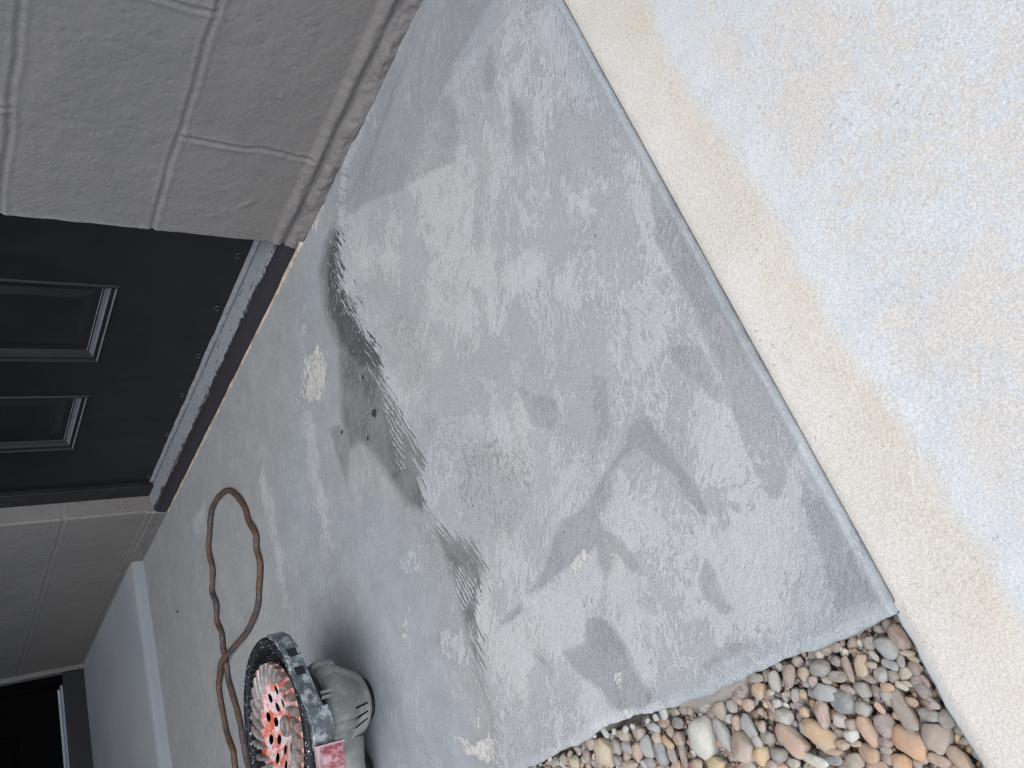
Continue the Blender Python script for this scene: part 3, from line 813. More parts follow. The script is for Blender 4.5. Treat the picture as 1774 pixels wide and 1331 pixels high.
# ------------------------------------------------------------------ GRINDER (upside down, wheel facing up)
def grinder():
    GX, GY, GZ = -.163, -.740, .1425
    root = empty('concrete_grinder', (GX, GY, .004), 'dusty grinder standing upside down on the patio, its red wheel facing up', 'power tool')
    z0 = GZ-.004
    dust = (.33, .33, .31)
    M_BODY = mat_simple('dusty_grey_housing', (.20, .205, .198), .6, .35, .12, 30, .25, 250, dust=(.36, .355, .335), dscale=26, dth=(.38, .62))
    M_BLK = mat_simple('black_plastic', (.012, .013, .015), .5, .4, .2, 60, .2, 200, dust=(.16, .17, .175), dscale=70, dth=(.60, .70))
    # black rubber rim, speckled with cement splashes
    M = NT('speckled_rubber', .6, .3)
    sp = M.math('MAXIMUM', M.ramp(M.voro(150), .22, .16), M.ramp(M.voro(330), .20, .14))
    sp = M.math('MULTIPLY', sp, M.ramp(M.noise(60, 2), .42, .52))
    M.color(M.mix(sp, (.010, .012, .016), (.55, .55, .55))); M.bump(M.noise(200, 5), .4, .001); M_RIM = M.m
    # dust shroud: deep cup with a thick rim
    bm = bmesh.new()
    Ro = .1225
    prof = [(.030, -.021), (.112, -.019), (.1175, -.016), (.1205, -.008), (Ro, -.004), (Ro, .003), (.1195, .0062), (.1100, .0060), (.1080, .0025), (.1075, -.004), (.1055, -.013), (.1000, -.0175), (.030, -.0175)]
    add_lathe(bm, prof, 96, (0, 0, z0), closed=True)
    sh = from_bm('dust_shroud', bm, M_RIM, root, True)
    # inner pleats of the bristle skirt
    bm = bmesh.new()
    for k in range(60):
        a = 2*math.pi*k/60
        c, s = math.cos(a), math.sin(a)
        r0, r1 = .1045, .1078
        tw = .014
        v = [bm.verts.new((r0*math.cos(a+q*tw), r0*math.sin(a+q*tw), z0+zz)) for q, zz in ((-1, -.016), (1, -.016), (1, .003), (-1, .003))]
        v2 = [bm.verts.new((r1*math.cos(a+q*tw), r1*math.sin(a+q*tw), z0+zz)) for q, zz in ((-1, -.016), (1, -.016), (1, .004), (-1, .004))]
        bm.faces.new(v); bm.faces.new([v[0], v[3], v2[3], v2[0]]); bm.faces.new([v[1], v2[1], v2[2], v[2]]); bm.faces.new([v[3], v[2], v2[2], v2[3]])
    from_bm('bristle_skirt', bm, M_BLK, sh)
    # clamp band of clear dusty plastic round the near side, facetted, with slots
    M_BAND = mat_simple('scratched_grey_plastic', (.07, .085, .10), .42, .5, .2, 40, .3, 260, dust=(.30, .335, .35), dscale=75, dth=(.46, .64))
    cx, cy = CAM[0]-GX, CAM[1]-GY; base = math.atan2(cy, cx)
    def loc(px, z): 
        p = on_plane(px, 2, z); return Vector((p[0]-GX, p[1]-GY, 0))
    key = [loc(q, .150) for q in [(463, 1106), (476, 1112), (489, 1131), (502, 1164), (517, 1201), (531, 1235), (539, 1258), (543, 1300)]]
    seg = []
    for i in range(len(key)-1):
        for t in np.linspace(0, 1, 4)[:-1]: seg.append(key[i].lerp(key[i+1], t))
    seg.append(key[-1])
    zt = .1460                       # top edge of the band above the empty
    def strip(seg, z_hi, z_lo, thick, mat, name, parent, flare=0.0):
        bm = bmesh.new(); prev = None
        for i, p in enumerate(seg):
            t = (seg[min(i+1, len(seg)-1)]-seg[max(i-1, 0)]).normalized(); n_ = Vector((-t.y, t.x, 0))
            if n_.dot(p) < 0: n_ = -n_
            sec = [p+n_*(thick+flare)+Vector((0, 0, z_lo)), p+n_*(thick)+Vector((0, 0, z_hi-.0012)), p+n_*(thick-.001)+Vector((0, 0, z_hi)), p+n_*.0006+Vector((0, 0, z_hi)), p+Vector((0, 0, z_hi-.0008)), p+n_*flare+Vector((0, 0, z_lo))]
            cur = [bm.verts.new(q) for q in sec]
            if prev:
                for q in range(6): bm.faces.new([prev[q], prev[(q+1) % 6], cur[(q+1) % 6], cur[q]])
            else: bm.faces.new(cur)
            prev = cur
        bm.faces.new(prev)
        return from_bm(name, bm, mat, parent)
    band = strip(seg, zt, zt-.021, .0045, M_BAND, 'clamp_band', root, .001)
    strip(key[-3:-1]+[key[-1]], zt+.0015, zt-.026, .0075, M_BAND, 'band_end', band, .001)
    strip(seg[1:8], zt+.0015, zt-.0035, .0065, M_BAND, 'band_lip', band)
    strip([p*.985 for p in seg[6:13]], zt+.0005, zt-.006, .0035, M_BAND, 'band_lip', band)
    for (i0, i1, fa, fb) in ((6, 8, .0, .2), (8, 10, .9, .9)):
        a = seg[i0].lerp(seg[i0+1], fa); b = seg[i1].lerp(seg[i1+1], fb)*1.0
        b = a+(b-a).normalized()*.0125
        n_ = Vector((-(b-a).y, (b-a).x, 0)).normalized()
        if n_.dot(a) < 0: n_ = -n_
        bm = bmesh.new(); v = [a+n_*.0062+Vector((0, 0, zt-.0165)), b+n_*.0062+Vector((0, 0, zt-.0165)), b+n_*.0056+Vector((0, 0, zt-.0050)), a+n_*.0056+Vector((0, 0, zt-.0050))]
        f1 = [bm.verts.new(q) for q in v]; f2 = [bm.verts.new(q-n_*.004) for q in v]; bm.faces.new(f1)
        for q in range(4): bm.faces.new([f1[q], f1[(q+1) % 4], f2[(q+1) % 4], f2[q]])
        from_bm('slot', bm, M_BLK, band)

    # grinding wheel
    WR = .0870
    M = NT('dusty_red_enamel', .6, .35)
    n1 = M.noise(38, 6, .7); n2 = M.noise(170, 5, .7)
    dm = M.ramp(M.math('ADD', M.math('MULTIPLY', n1, .75), M.math('MULTIPLY', n2, .25)), .42, .55)
    rr_ = M.xyz(); rad_ = M.math('SQRT', M.math('ADD', M.math('MULTIPLY', rr_[0], rr_[0]), M.math('MULTIPLY', rr_[1], rr_[1])))
    dm = M.math('MULTIPLY', dm, M.ramp(rad_, .066, .056, .62, 1))
    M.color(M.mix(dm, (.50, .095, .045), M.mix(M.ramp(n2, .3, .7), (.50, .38, .39), (.62, .54, .55)))); M.bump(n2, .4, .001)
    M_RED = M.m
    bm = bmesh.new()
    # dished plate with real holes
    holes = []
    for k in range(10): holes.append((.0495*math.cos(2*math.pi*k/10+.1), .0495*math.sin(2*math.pi*k/10+.1), .0068))
    for k in range(8): holes.append((.0310*math.cos(2*math.pi*k/8+.35), .0310*math.sin(2*math.pi*k/8+.35), .0066))
    add_lathe(bm, [(.0110, -.0140), (.0190, -.0140), (.0230, -.0115), (.0600, -.0030), (.0640, -.0020), (.0855, -.0018), (WR, -.0026), (WR, -.0042), (.060, -.0045), (.023, -.0130), (.0110, -.0155)], 96, (0, 0, z0), closed=True)
    bmesh.ops.recalc_face_normals(bm, faces=bm.faces)
    me = bpy.data.meshes.new('grinding_wheel'); bm.to_mesh(me); bm.free()
    wo = bpy.data.objects.new('tmp_wheel', me); C.objects.link(wo)
    bm = bmesh.new()
    for (hx, hy, hr) in holes:
        add_lathe(bm, [(0, -.03), (hr, -.03), (hr, .03), (0, .03)], 20, (hx, hy, z0))
    bmesh.ops.recalc_face_normals(bm, faces=bm.faces)
    cm = bpy.data.meshes.new('tmp_cut'); bm.to_mesh(cm); bm.free()
    co = bpy.data.objects.new('tmp_cut', cm); C.objects.link(co)
    md = wo.modifiers.new('b', 'BOOLEAN'); md.operation = 'DIFFERENCE'; md.object = co; md.solver = 'EXACT'
    dg = bpy.context.evaluated_depsgraph_get(); dg.update()
    res = bpy.data.meshes.new_from_object(wo.evaluated_get(dg)); res.name = 'grinding_wheel'
    bpy.data.objects.remove(wo); bpy.data.objects.remove(co)
    wheel = link('grinding_wheel', res, None, root)
    res.materials.clear(); res.materials.append(M_RED)
    # swept diamond segments
    M = NT('worn_steel_segment', .5, .5)
    n1 = M.noise(60, 5, .7); n2 = M.noise(240, 5, .7)
    c = M.mix(M.ramp(n1, .3, .7), (.16, .15, .145), (.36, .345, .335))
    rr_ = M.xyz(); rad_ = M.math('SQRT', M.math('ADD', M.math('MULTIPLY', rr_[0], rr_[0]), M.math('MULTIPLY', rr_[1], rr_[1])))
    tip = M.math('MULTIPLY', M.ramp(rad_, .079, .085), M.ramp(n1, .42, .54))
    c = M.mix(M.math('MULTIPLY', tip, .35), c, (.50, .20, .15))
    c = M.mix(M.ramp(n2, .60, .70, 0, .4), c, (.55, .50, .48))
    M.color(c); M.b.inputs['Metallic'].default_value = .35; M.bump(n2, .5, .001); M_SEG = M.m
    NS = 28
    for k in range(NS):
        a0 = 2*math.pi*k/NS; bm = bmesh.new(); prev = None
        nst = 7
        long_ = k % 2 == 0
        ri = .0600 if long_ else .0650
        for i in range(nst):
            t = i/(nst-1); r = ri+(WR+.0005-ri)*t; a = a0+.22*(1-t)**1.3
            wd = (.0024+.0034*t)*(1 if i else .35)
            top = .0070-.0030*(1-t)**3; 
            tx, ty = -math.sin(a), math.cos(a); cxx, cyy = r*math.cos(a), r*math.sin(a)
            bt = -.0026
            cur = [bm.verts.new((cxx+tx*q*wd, cyy+ty*q*wd, z0+h_)) for q, h_ in ((-1, bt), (-1, top-.0022), (-.72, top), (.35, top+.0006), (1, top-.0035), (1.02, bt))]
            if prev:
                for q in range(6): bm.faces.new([prev[q], prev[(q+1) % 6], cur[(q+1) % 6], cur[q]])
            else: bm.faces.new(cur)
            prev = cur
        bm.faces.new(prev)
        from_bm('wheel_segment', bm, M_SEG, wheel, False)
    # hub nut
    M_NUT = mat_simple('dusty_steel', (.17, .155, .145), .45, .5, .2, 50, .3, 200); 
    bm = bmesh.new(); add_lathe(bm, [(0.0, -.0105), (.0045, -.0105), (.0050, -.0135), (.0088, -.0130), (.0100, -.0085), (.0125, -.0085), (.0140, -.0110), (.0145, -.0145), (0, -.0146)], 32, (0, 0, z0))
    from_bm('hub_nut', bm, M_NUT, wheel, True)

    # motor housing below, axis vertical, leaning a little
    BX, BY = -.004, .008
    tilt = Matrix.Translation((BX, BY, 0))
    bm = bmesh.new()
    add_lathe(bm, [(0, .1230), (.056, .1230), (.058, .120), (.058, .100), (.0595, .096), (.0595, .088), (.055, .084), (0, .084)], 48)
    bmesh.ops.transform(bm, matrix=tilt, verts=bm.verts); from_bm('gear_collar', bm, M_BLK, root, True)
    def cast(a): return 1+.022*math.cos(3*(a-base))+.012*math.cos(5*a+1)
    bm = bmesh.new()
    add_lathe(bm, [(0, .0835), (.055, .0835), (.0625, .0815), (.0655, .076), (.0655, .060), (.0635, .052), (.0560, .040), (.0500, .028), (.0440, .016), (.039, .010), (0, .009)], 64)
    for v in bm.verts:
        a = math.atan2(v.co.y, v.co.x); r = math.hypot(v.co.x, v.co.y)
        if r > .03: v.co.x *= cast(a); v.co.y *= cast(a)
    bmesh.ops.transform(bm, matrix=tilt, verts=bm.verts)
    body = from_bm('motor_housing', bm, M_BODY, root, True)
    bm = bmesh.new(); add_lathe(bm, [(0, .011), (.030, .011), (.032, .008), (.030, .000), (0, .000)], 32); bmesh.ops.transform(bm, matrix=tilt, verts=bm.verts)
    from_bm('end_cap', bm, M_BLK, body, True)
    for dk in (75, -25):        # screw bosses
        a = base+math.radians(dk); bm = bmesh.new()
        add_lathe(bm, [(0, .0825), (.007, .0815), (.0100, .076), (.0100, .058), (.006, .048), (0, .046)], 20, (BX+.0600*math.cos(a), BY+.0600*math.sin(a), 0))
        from_bm('screw_boss', bm, M_BODY, body, True)
    for dk in (14, 20):         # moulded clips on the collar joint
        a = base+math.radians(dk); bm = bmesh.new()
        add_box(bm, (-.002, -.0022, .074), (.0028, .0022, .093), .001)
        bmesh.ops.transform(bm, matrix=Matrix.Translation((BX+.0655*math.cos(a), BY+.0655*math.sin(a), 0))@Matrix.Rotation(a, 4, 'Z'), verts=bm.verts)
        from_bm('clip', bm, M_BODY, body)
    M_VENT = mat_simple('dark_vent', (.008, .008, .009), .7, .2)
    for k in (1, 2, 3):
        a = base+math.radians(-50+k*14); bm = bmesh.new(); kf = cast(a); vs = []
        for (r, z, da) in ((.0580, .0440, -.022), (.0580, .0440, .022), (.0460, .0200, .050), (.0460, .0200, .010)):
            for ex in (.0010, -.004): vs.append(bm.verts.new((BX+(r*kf+ex)*math.cos(a+da), BY+(r*kf+ex)*math.sin(a+da), z)))
        bm.faces.new([vs[0], vs[2], vs[4], vs[6]])
        for q in range(4):
            w_ = (q+1) % 4; bm.faces.new([vs[2*q], vs[2*q+1], vs[2*w_+1], vs[2*w_]])
        from_bm('vent_slot', bm, M_VENT, body)
    # round black knob lying by the foot of the housing
    kp = np.array(on_plane((612, 1336), 2, .030))-np.array([GX, GY, .004])
    bm = bmesh.new()
    add_lathe(bm, [(0, .032), (.014, .031), (.0255, .028), (.0290, .018), (.0245, .009), (.017, .002), (0, 0)], 40, (kp[0], kp[1], 0))
    from_bm('knob', bm, M_BLK, root, True)
    # red sliding gate held on the end of the band
    M = NT('dusty_dark_red_plastic', .5, .4)
    n1 = M.noise(1, 6, .7, M.mapping((60, 60, 25))); n2 = M.noise(260, 4, .7)
    M.color(M.mix(M.ramp(M.math('ADD', M.math('MULTIPLY', n1, .7), M.math('MULTIPLY', n2, .3)), .42, .60), (.20, .022, .040), (.42, .28, .30))); M.bump(n2, .4, .001)
    gk = [loc(q, .150) for q in [(546, 1292), (549, 1320), (553, 1352), (556, 1384)]]
    gate = strip(gk, zt+.0005, zt-.031, .0085, M.m, 'red_gate', root, .0025)
    M_PK = mat_simple('pale_dusty_edge', (.34, .24, .26), .8, .2, .2, 60, .4, 240)
    strip([gk[0], gk[0].lerp(gk[1], .13)], zt+.0022, zt-.0325, .0105, M_PK, 'gate_lip', gate, .0025)
    strip([p*1.0 for p in gk], zt+.0020, zt-.0020, .0100, M_PK, 'gate_lip', gate, 0)
    # rear handle and grip running off past the left of the photo
    bm = bmesh.new()
    hd = Vector((-math.sin(base)*-1, math.cos(base)*-1, 0)).normalized()
    p0 = Vector((BX, BY, .050)); pts = [p0+hd*t+Vector((0, 0, dz_)) for t, dz_ in ((.045, 0), (.08, .002), (.14, -.002), (.20, -.006), (.26, -.010), (.30, -.012))]
    add_tube(bm, pts, [.034, .031, .026, .024, .027, .022], 20)
    from_bm('handle', bm, M_BODY, root, True)
grinder()

# ------------------------------------------------------------------ PEBBLES
def mat_pebble():
    M = NT('river_stone', .75, .22)
    oi = M.n.new('ShaderNodeObjectInfo'); col = oi.outputs['Color']; rnd = oi.outputs['Random']
    off = M.n.new('ShaderNodeVectorMath'); off.operation = 'MULTIPLY_ADD'
    cmb = M.n.new('ShaderNodeCombineXYZ'); 
    for i in range(3): M.link(rnd, cmb.inputs[i])
    M.link(cmb.outputs[0], off.inputs[0]); off.inputs[1].default_value = (17, 31, 53); M.link(M.tc, off.inputs[2])
    src = off.outputs[0]
    n1 = M.noise(1.6, 5, .65, src); n2 = M.noise(7, 6, .7, src); n3 = M.noise(30, 4, .7, src)
    c = M.mix(M.ramp(n1, .38, .64, 0, .55), col, M.mix(.5, col, (.42, .40, .37)))
    c = M.mix(M.ramp(n2, .52, .66, 0, .5), c, M.mix(1.0, c, (.62, .58, .55), 'MULTIPLY'))
    c = M.mix(M.ramp(n3, .56, .68, 0, .7), c, (.48, .465, .44))
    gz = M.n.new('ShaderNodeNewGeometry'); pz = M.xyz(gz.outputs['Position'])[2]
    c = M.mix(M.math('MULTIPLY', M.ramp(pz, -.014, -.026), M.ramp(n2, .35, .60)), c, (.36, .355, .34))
    gm = M.n.new('ShaderNodeNewGeometry')
    c = M.mix(M.ramp(n1, .3, .7, .20, .46), c, (.40, .38, .35))
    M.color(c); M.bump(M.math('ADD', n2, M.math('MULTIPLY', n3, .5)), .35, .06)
    M.rough(M.lin(n2, .3, .7, .65, .9))
    return M.m
MP = mat_pebble()
def rock_mesh(seed, sub=3, ang=0.0):
    bm = bmesh.new(); bmesh.ops.create_icosphere(bm, subdivisions=sub, radius=1.0)
    o = Vector((seed*3.7, seed*1.3, seed*5.1))
    planes = []
    r_ = random.Random(seed)
    for _ in range(int(ang*10)):
        v = Vector((r_.gauss(0, 1), r_.gauss(0, 1), r_.gauss(0, 1))).normalized(); planes.append((v, r_.uniform(.72, .92)))
    e = r_.uniform(2.1, 2.9)
    for v in bm.verts:
        p = v.co.normalized()
        q = (abs(p.x)**e+abs(p.y)**e+abs(p.z)**e)**(-1/e)
        d = q*(1+.22*mn.noise(p*1.1+o)+.13*mn.noise(p*2.4+o))
        c = p*d
        for (n_, k) in planes:
            t = c.dot(n_)
            if t > k: c -= n_*(t-k)*.85
        v.co = c+p*.012*mn.noise(p*8+o)
    me = bpy.data.meshes.new('pebble'); bm.to_mesh(me); bm.free()
    me.polygons.foreach_set('use_smooth', [True]*len(me.polygons)); me.materials.append(MP)
    return me
ROCKS = [rock_mesh(i+1, 3, [.3, .5, .8, .2, .6, 1.0][i % 6]) for i in range(24)]
GA = lambda L_: [((a/5.913+930, b/5.913+1150), rx/5.913, ry/5.913, an, c, lab) for (a, b, rx, ry, an, c, lab) in L_]
GB = lambda L_: [((a/5.913+1150, b/5.913+1150), rx/5.913, ry/5.913, an, c, lab) for (a, b, rx, ry, an, c, lab) in L_]
GC = lambda L_: [((a/4.737+1400, b/4.737+1050), rx/4.737, ry/4.737, an, c, lab) for (a, b, rx, ry, an, c, lab) in L_]
big = GA([
 (680,910,112,148,-12,(192,172,138),'large tan block-shaped pebble against the broken slab edge near the photo bottom'),
 (510,945,52,68,0,(120,98,86),'dark brown square pebble beside the large tan block-shaped pebble'),
 (375,1010,82,66,10,(170,160,124),'olive tan rounded pebble at the lowest corner of the slab edge'),
 (815,850,56,82,-25,(138,130,124),None),(920,850,82,52,28,(152,155,158),None),
 (1035,900,60,95,5,(172,135,112),None),(1130,850,64,108,-5,(150,152,150),None),
 (1265,920,75,118,-3,(122,130,138),'blue grey egg-shaped pebble between brown pebbles left of the big white stone'),
 (1230,762,58,62,0,(180,152,118),None),(1345,802,78,46,48,(190,148,96),'small glossy amber pebble left of the big white stone'),
 (1372,692,50,62,-30,(150,122,98),None),(1440,612,82,66,20,(105,92,94),None),(1300,600,72,52,10,(140,100,82),None),
 (828,995,50,60,0,(125,105,100),None),(925,940,50,52,0,(160,130,112),None),(550,815,92,58,-22,(160,146,130),None),
 (960,1035,112,40,0,(170,148,128),None),(1455,770,58,78,-10,(150,120,98),None),(1390,930,48,84,-25,(140,138,130),None),
 (1500,930,42,110,10,(130,105,90),None),(1200,650,85,60,15,(150,155,158),None),(1160,1010,70,45,0,(130,128,124),None),(1100,1020,48,40,0,(165,170,172),None),
 (1040,700,70,66,0,(158,140,126),None),(900,740,70,55,15,(165,145,122),None),(1440,1030,45,45,10,(175,125,80),None)])
big += GB([
 (365,762,192,212,12,(200,200,188),'big off-white stone with a greenish stain, the largest stone in the pebble bed'),
 (598,722,68,168,-15,(148,148,146),'flat grey pebble standing against the right side of the big off-white stone'),
 (800,862,148,138,35,(182,158,138),'tan and lilac grey pebble between the big off-white stone and the round yellow one'),
 (1000,940,88,92,0,(200,168,112),'round yellow pebble resting on the tan and lilac grey one'),
 (870,642,60,122,-35,(146,150,152),None),
 (772,268,106,94,20,(108,86,78),'dark brown stone tucked under the slab edge'),
 (965,270,80,74,20,(188,150,110),'tan orange pebble just right of the dark brown stone under the slab edge'),
 (1130,172,62,108,-5,(162,156,144),None),(1285,130,66,114,18,(148,122,106),None),(1590,62,122,76,8,(128,126,122),None),
 (1432,104,60,68,0,(165,146,118),None),(1230,548,90,84,0,(178,178,170),None),(1100,290,54,34,-10,(178,164,138),None),
 (1160,402,58,42,-10,(178,182,182),None),(1118,455,78,24,62,(146,104,86),None),
 (1300,788,190,118,42,(190,150,124),'large pinkish tan stone with brown stripes above the smooth cream pebble'),
 (1540,982,166,62,20,(214,212,198),'smooth flat cream white pebble at the photo bottom'),
 (1590,730,215,98,38,(198,162,112),'long lumpy yellow tan stone right of the striped pinkish one'),
 (1440,492,58,58,0,(190,158,122),None),(1622,520,70,134,12,(168,136,118),None),(1182,932,92,76,20,(120,108,108),'angular purple brown pebble right of the round yellow one'),
 (1062,752,76,66,0,(140,134,122),None),(525,1025,110,74,0,(196,170,112),'pale yellow pebble cut by the photo bottom under the big off-white stone'),(340,1025,84,52,0,(176,148,124),None),
 (1338,1020,60,58,0,(176,166,148),None),(1120,1035,66,48,0,(172,148,136),None),(1218,1055,72,40,0,(198,158,120),None),
 (745,600,48,72,-5,(160,128,106),None),(580,480,66,90,10,(160,140,120),None),(700,440,62,62,0,(146,142,136),None),(860,1035,88,48,10,(150,140,128),None),
 (670,560,46,46,0,(168,168,170),None),(1010,650,50,60,0,(176,156,138),None),(940,150,90,52,10,(130,124,112),None),(860,420,74,60,0,(176,144,126),None),(770,370,66,50,30,(160,130,116),None),
 (1430,660,46,62,0,(134,126,124),None),(960,800,60,70,-30,(168,164,154),None)])
big += GC([
 (130,720,122,78,12,(160,166,168),'pale blue grey stone overlapped by the dark grey round one'),
 (835,1122,152,122,28,(206,152,100),'big smooth orange stone, the brightest in the pebble bed'),
 (1045,1078,114,122,15,(168,150,134),'large rounded grey and tan stone beside the sidewalk edge'),
 (772,850,76,160,-26,(146,128,116),'pointed grey brown stone above the big smooth orange one'),
 (630,990,86,100,0,(138,116,112),'purple brown stone left of the big smooth orange one'),
 (490,1032,70,122,-10,(192,152,116),'upright orange tan stone beside the white egg-shaped pebble'),
 (358,1060,66,52,0,(202,202,192),'white egg-shaped pebble leaning on the upright orange tan stone'),
 (505,1212,86,76,15,(178,138,96),None),(765,1285,76,62,0,(204,152,98),None),(655,1252,60,50,0,(142,116,104),None),
 (1075,1262,84,58,20,(176,140,112),None),(1235,1250,96,74,40,(180,148,118),None),
 (278,780,102,102,0,(112,115,120),'dark grey round stone resting on the pale blue grey one'),
 (120,892,56,106,8,(166,132,114),None),(645,345,108,86,8,(146,148,148),'light grey stone in the deep corner by the slab edge'),
 (745,262,74,104,-32,(152,124,108),'brown stone in the corner between slab edge and sidewalk'),
 (435,490,62,86,8,(186,158,124),'two-tone tan and cream pebble right of the thin upright striped one'),
 (330,512,34,112,-10,(140,108,88),'thin upright reddish striped pebble'),(100,512,90,66,8,(132,130,126),None),
 (800,556,62,55,0,(184,174,142),'pale yellow round pebble near the sidewalk edge'),(698,570,50,50,0,(112,86,78),'dark red brown round pebble left of the pale yellow round one'),
 (500,592,76,38,22,(124,98,94),None),(562,700,44,56,-10,(108,84,80),None),(648,662,68,36,6,(196,148,98),None),(606,562,64,60,0,(154,154,152),None),
 (680,480,72,44,22,(142,146,150),None),(768,452,34,50,0,(142,142,130),None),(882,502,66,46,42,(140,118,106),None),(965,610,60,32,52,(158,128,118),None),
 (945,692,72,58,25,(130,118,106),None),(852,780,56,38,10,(168,128,98),None),(1000,890,86,54,8,(136,134,124),None),(775,656,56,28,30,(190,184,162),None),
 (820,632,50,24,22,(180,164,134),None),(592,830,50,32,50,(186,148,118),None),(448,842,68,62,0,(162,162,150),None),(262,935,68,56,20,(194,182,172),None),(360,968,58,46,10,(152,126,114),None),
 (1130,925,56,70,-30,(140,130,122),None),(1032,800,64,34,42,(162,162,152),None),(540,404,56,36,50,(150,142,124),None),(500,300,52,58,0,(118,116,112),None),(826,388,62,26,10,(180,168,144),None),
 (868,430,50,28,30,(178,162,132),None),(380,1275,80,64,0,(156,142,122),None),(208,1192,82,44,10,(178,136,102),None),(640,1118,70,46,8,(136,112,104),None),(640,1180,60,34,0,(150,138,124),None),
 (290,1138,62,38,10,(174,144,112),None),(400,1130,46,28,0,(178,152,116),None),(215,1262,86,40,0,(112,116,118),None),(570,1312,110,38,0,(186,148,110),None),
 (330,680,70,36,20,(150,132,116),None),(450,690,70,60,0,(146,142,130),None),(930,1240,60,50,0,(160,130,108),None),(1000,800,50,46,0,(150,112,100),None),(900,620,50,56,0,(128,112,108),None),
 (520,480,60,30,10,(168,150,126),None),(250,580,80,56,0,(120,116,104),None),(230,450,46,44,0,(122,102,92),None),(650,740,50,70,-20,(150,146,134),None),(40,610,42,44,10,(150,122,112),None),(160,605,40,30,10,(158,140,118),None)])
placed = []
bed_i = 0
SMALL_LAB = 'small river pebble in the bed between patio and sidewalk'
PEB = []
def put_pebble(c, rx, ry, rz, ang, colr, lab, k=0, name='pebble'):
    me = ROCKS[(k*7+3) % len(ROCKS)] if lab is None or k % 2 else ROCKS[(k*5) % len(ROCKS)]
    o = bpy.data.objects.new(name, me); C.objects.link(o)
    o.location = c; o.scale = (rx, ry, rz)
    r_ = random.Random(k)
    o.rotation_euler = (r_.uniform(-.18, .18), r_.uniform(-.18, .18), ang)
    o.color = tuple(colr)+(1,)
    tag(o, lab or SMALL_LAB, 'pebble', 'pebbles in the bed beside the patio')
    PEB.append((o, c, max(rx, ry)/min(rx, ry), max(rx, ry), colr, lab))
    return o
for k, (px, rx, ry, an, col, lab) in enumerate(big):
    zt = -.016
    P0 = on_plane(px, 2, zt); Px = on_plane((px[0]+5, px[1]), 2, zt); Py = on_plane((px[0], px[1]+5), 2, zt)
    dist = float((P0-CAM)@FV); s = dist/F_PX
    a = math.radians(an); q = on_plane((px[0]+5*math.cos(a), px[1]+5*math.sin(a)), 2, zt)-P0
    RX, RY = rx*s*1.06, ry*s*1.06; 
    RZ = min(RX, RY)*.78
    zc = -.014-RZ*.55
    if P0[1] > -.905 and P0[0] < .64: pass
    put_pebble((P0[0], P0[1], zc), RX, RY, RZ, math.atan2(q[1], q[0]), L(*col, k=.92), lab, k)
    placed.append((P0[0], P0[1], max(RX, RY)*.5+min(RX, RY)*.45, zc+RZ*.5))
# unlisted pebbles that fill the bed
PAL = [(165,150,130),(150,135,122),(140,138,134),(178,158,130),(125,105,96),(155,158,158),(185,165,140),(145,118,102),(120,118,115),(190,185,172),(170,140,112),(150,122,112)]
cnt = len(big); tries = 0
while cnt < 296 and tries < 60000:
    tries += 1
    x = random.uniform(.20, .672); y = random.uniform(-1.035, -.905)
    if y > slab_edge(x)-.002: continue
    r = random.choice([.0045, .0055, .0065, .008])*random.uniform(.85, 1.15)
    if any((x-a)**2+(y-b)**2 < (.82*(r+c))**2 for a, b, c, d in placed): continue
    pxx = to_px(np.array([[x, y, -.02]]))[0]
    if pxx[1] > 1345: continue
    el = random.uniform(.65, 1.0); RZ = r*.7
    put_pebble((x, y, -.021-random.uniform(0, .007)), r, r*el, RZ, random.uniform(0, 3.14), L(*random.choice(PAL), k=random.uniform(.65, .95)), None, cnt)
    placed.append((x, y, r*.9, 0)); cnt += 1
# every unlisted pebble gets a label of its own from its look and the landmark stone nearest to it
LM = [('big off-white stone', 'the big off-white stone'), ('big smooth orange', 'the big smooth orange stone'), ('large tan block', 'the tan block-shaped pebble'),
      ('round yellow pebble resting', 'the round yellow pebble'), ('large pinkish tan', 'the striped pinkish stone'), ('smooth flat cream', 'the flat cream white pebble'),
      ('long lumpy', 'the long lumpy yellow stone'), ('dark grey round', 'the dark grey round stone'), ('dark brown stone tucked', 'the dark brown stone under the slab edge'),
      ('pale yellow round', 'the pale yellow round pebble'), ('light grey stone in the deep', 'the light grey corner stone'), ('pointed grey brown', 'the pointed grey brown stone'),
      ('large rounded grey', 'the large grey tan stone by the sidewalk'), ('blue grey egg', 'the blue grey egg-shaped pebble'), ('white egg', 'the white egg-shaped pebble'), ('two-tone', 'the two-tone tan pebble')]
lms = [(nm, to_px(np.array([c]))[0]) for key, nm in LM for (o, c, e_, r_, q_, lab) in PEB if lab and lab.startswith(key)]
def cword(c):
    r_, g_, b_ = c; v = max(c); sat = (v-min(c))/v
    if sat < .16: return 'pale grey' if v > .40 else ('grey' if v > .22 else 'dark grey')
    if b_ > r_: return 'blue grey'
    if sat > .60: return 'orange' if v > .35 else 'brown'
    if sat > .36: return 'tan' if v > .32 else 'brown'
    return 'cream' if v > .42 else ('grey brown' if v > .20 else 'dark brown')
keys = {}
for (o, c, e_, r_, q_, lab) in PEB:
    if lab: continue
    p = to_px(np.array([c]))[0]; nm, lp = min(lms, key=lambda t: float(((t[1]-p)**2).sum())); d = p-lp
    dr = ('right of' if d[0] > 0 else 'left of') if abs(d[0]) > abs(d[1]) else ('below' if d[1] > 0 else 'above')
    sz = 'tiny' if r_ < .0052 else ('small' if r_ < .0085 else 'medium')
    sh_ = ' long' if e_ > 1.45 else (' round' if e_ < 1.12 else '')
    keys.setdefault((sz, cword(q_)+sh_, dr, nm), []).append((float((d**2).sum()), o))
ORD = ['nearest', 'second nearest', 'third nearest', 'fourth nearest', 'fifth nearest', 'sixth nearest', 'seventh nearest']
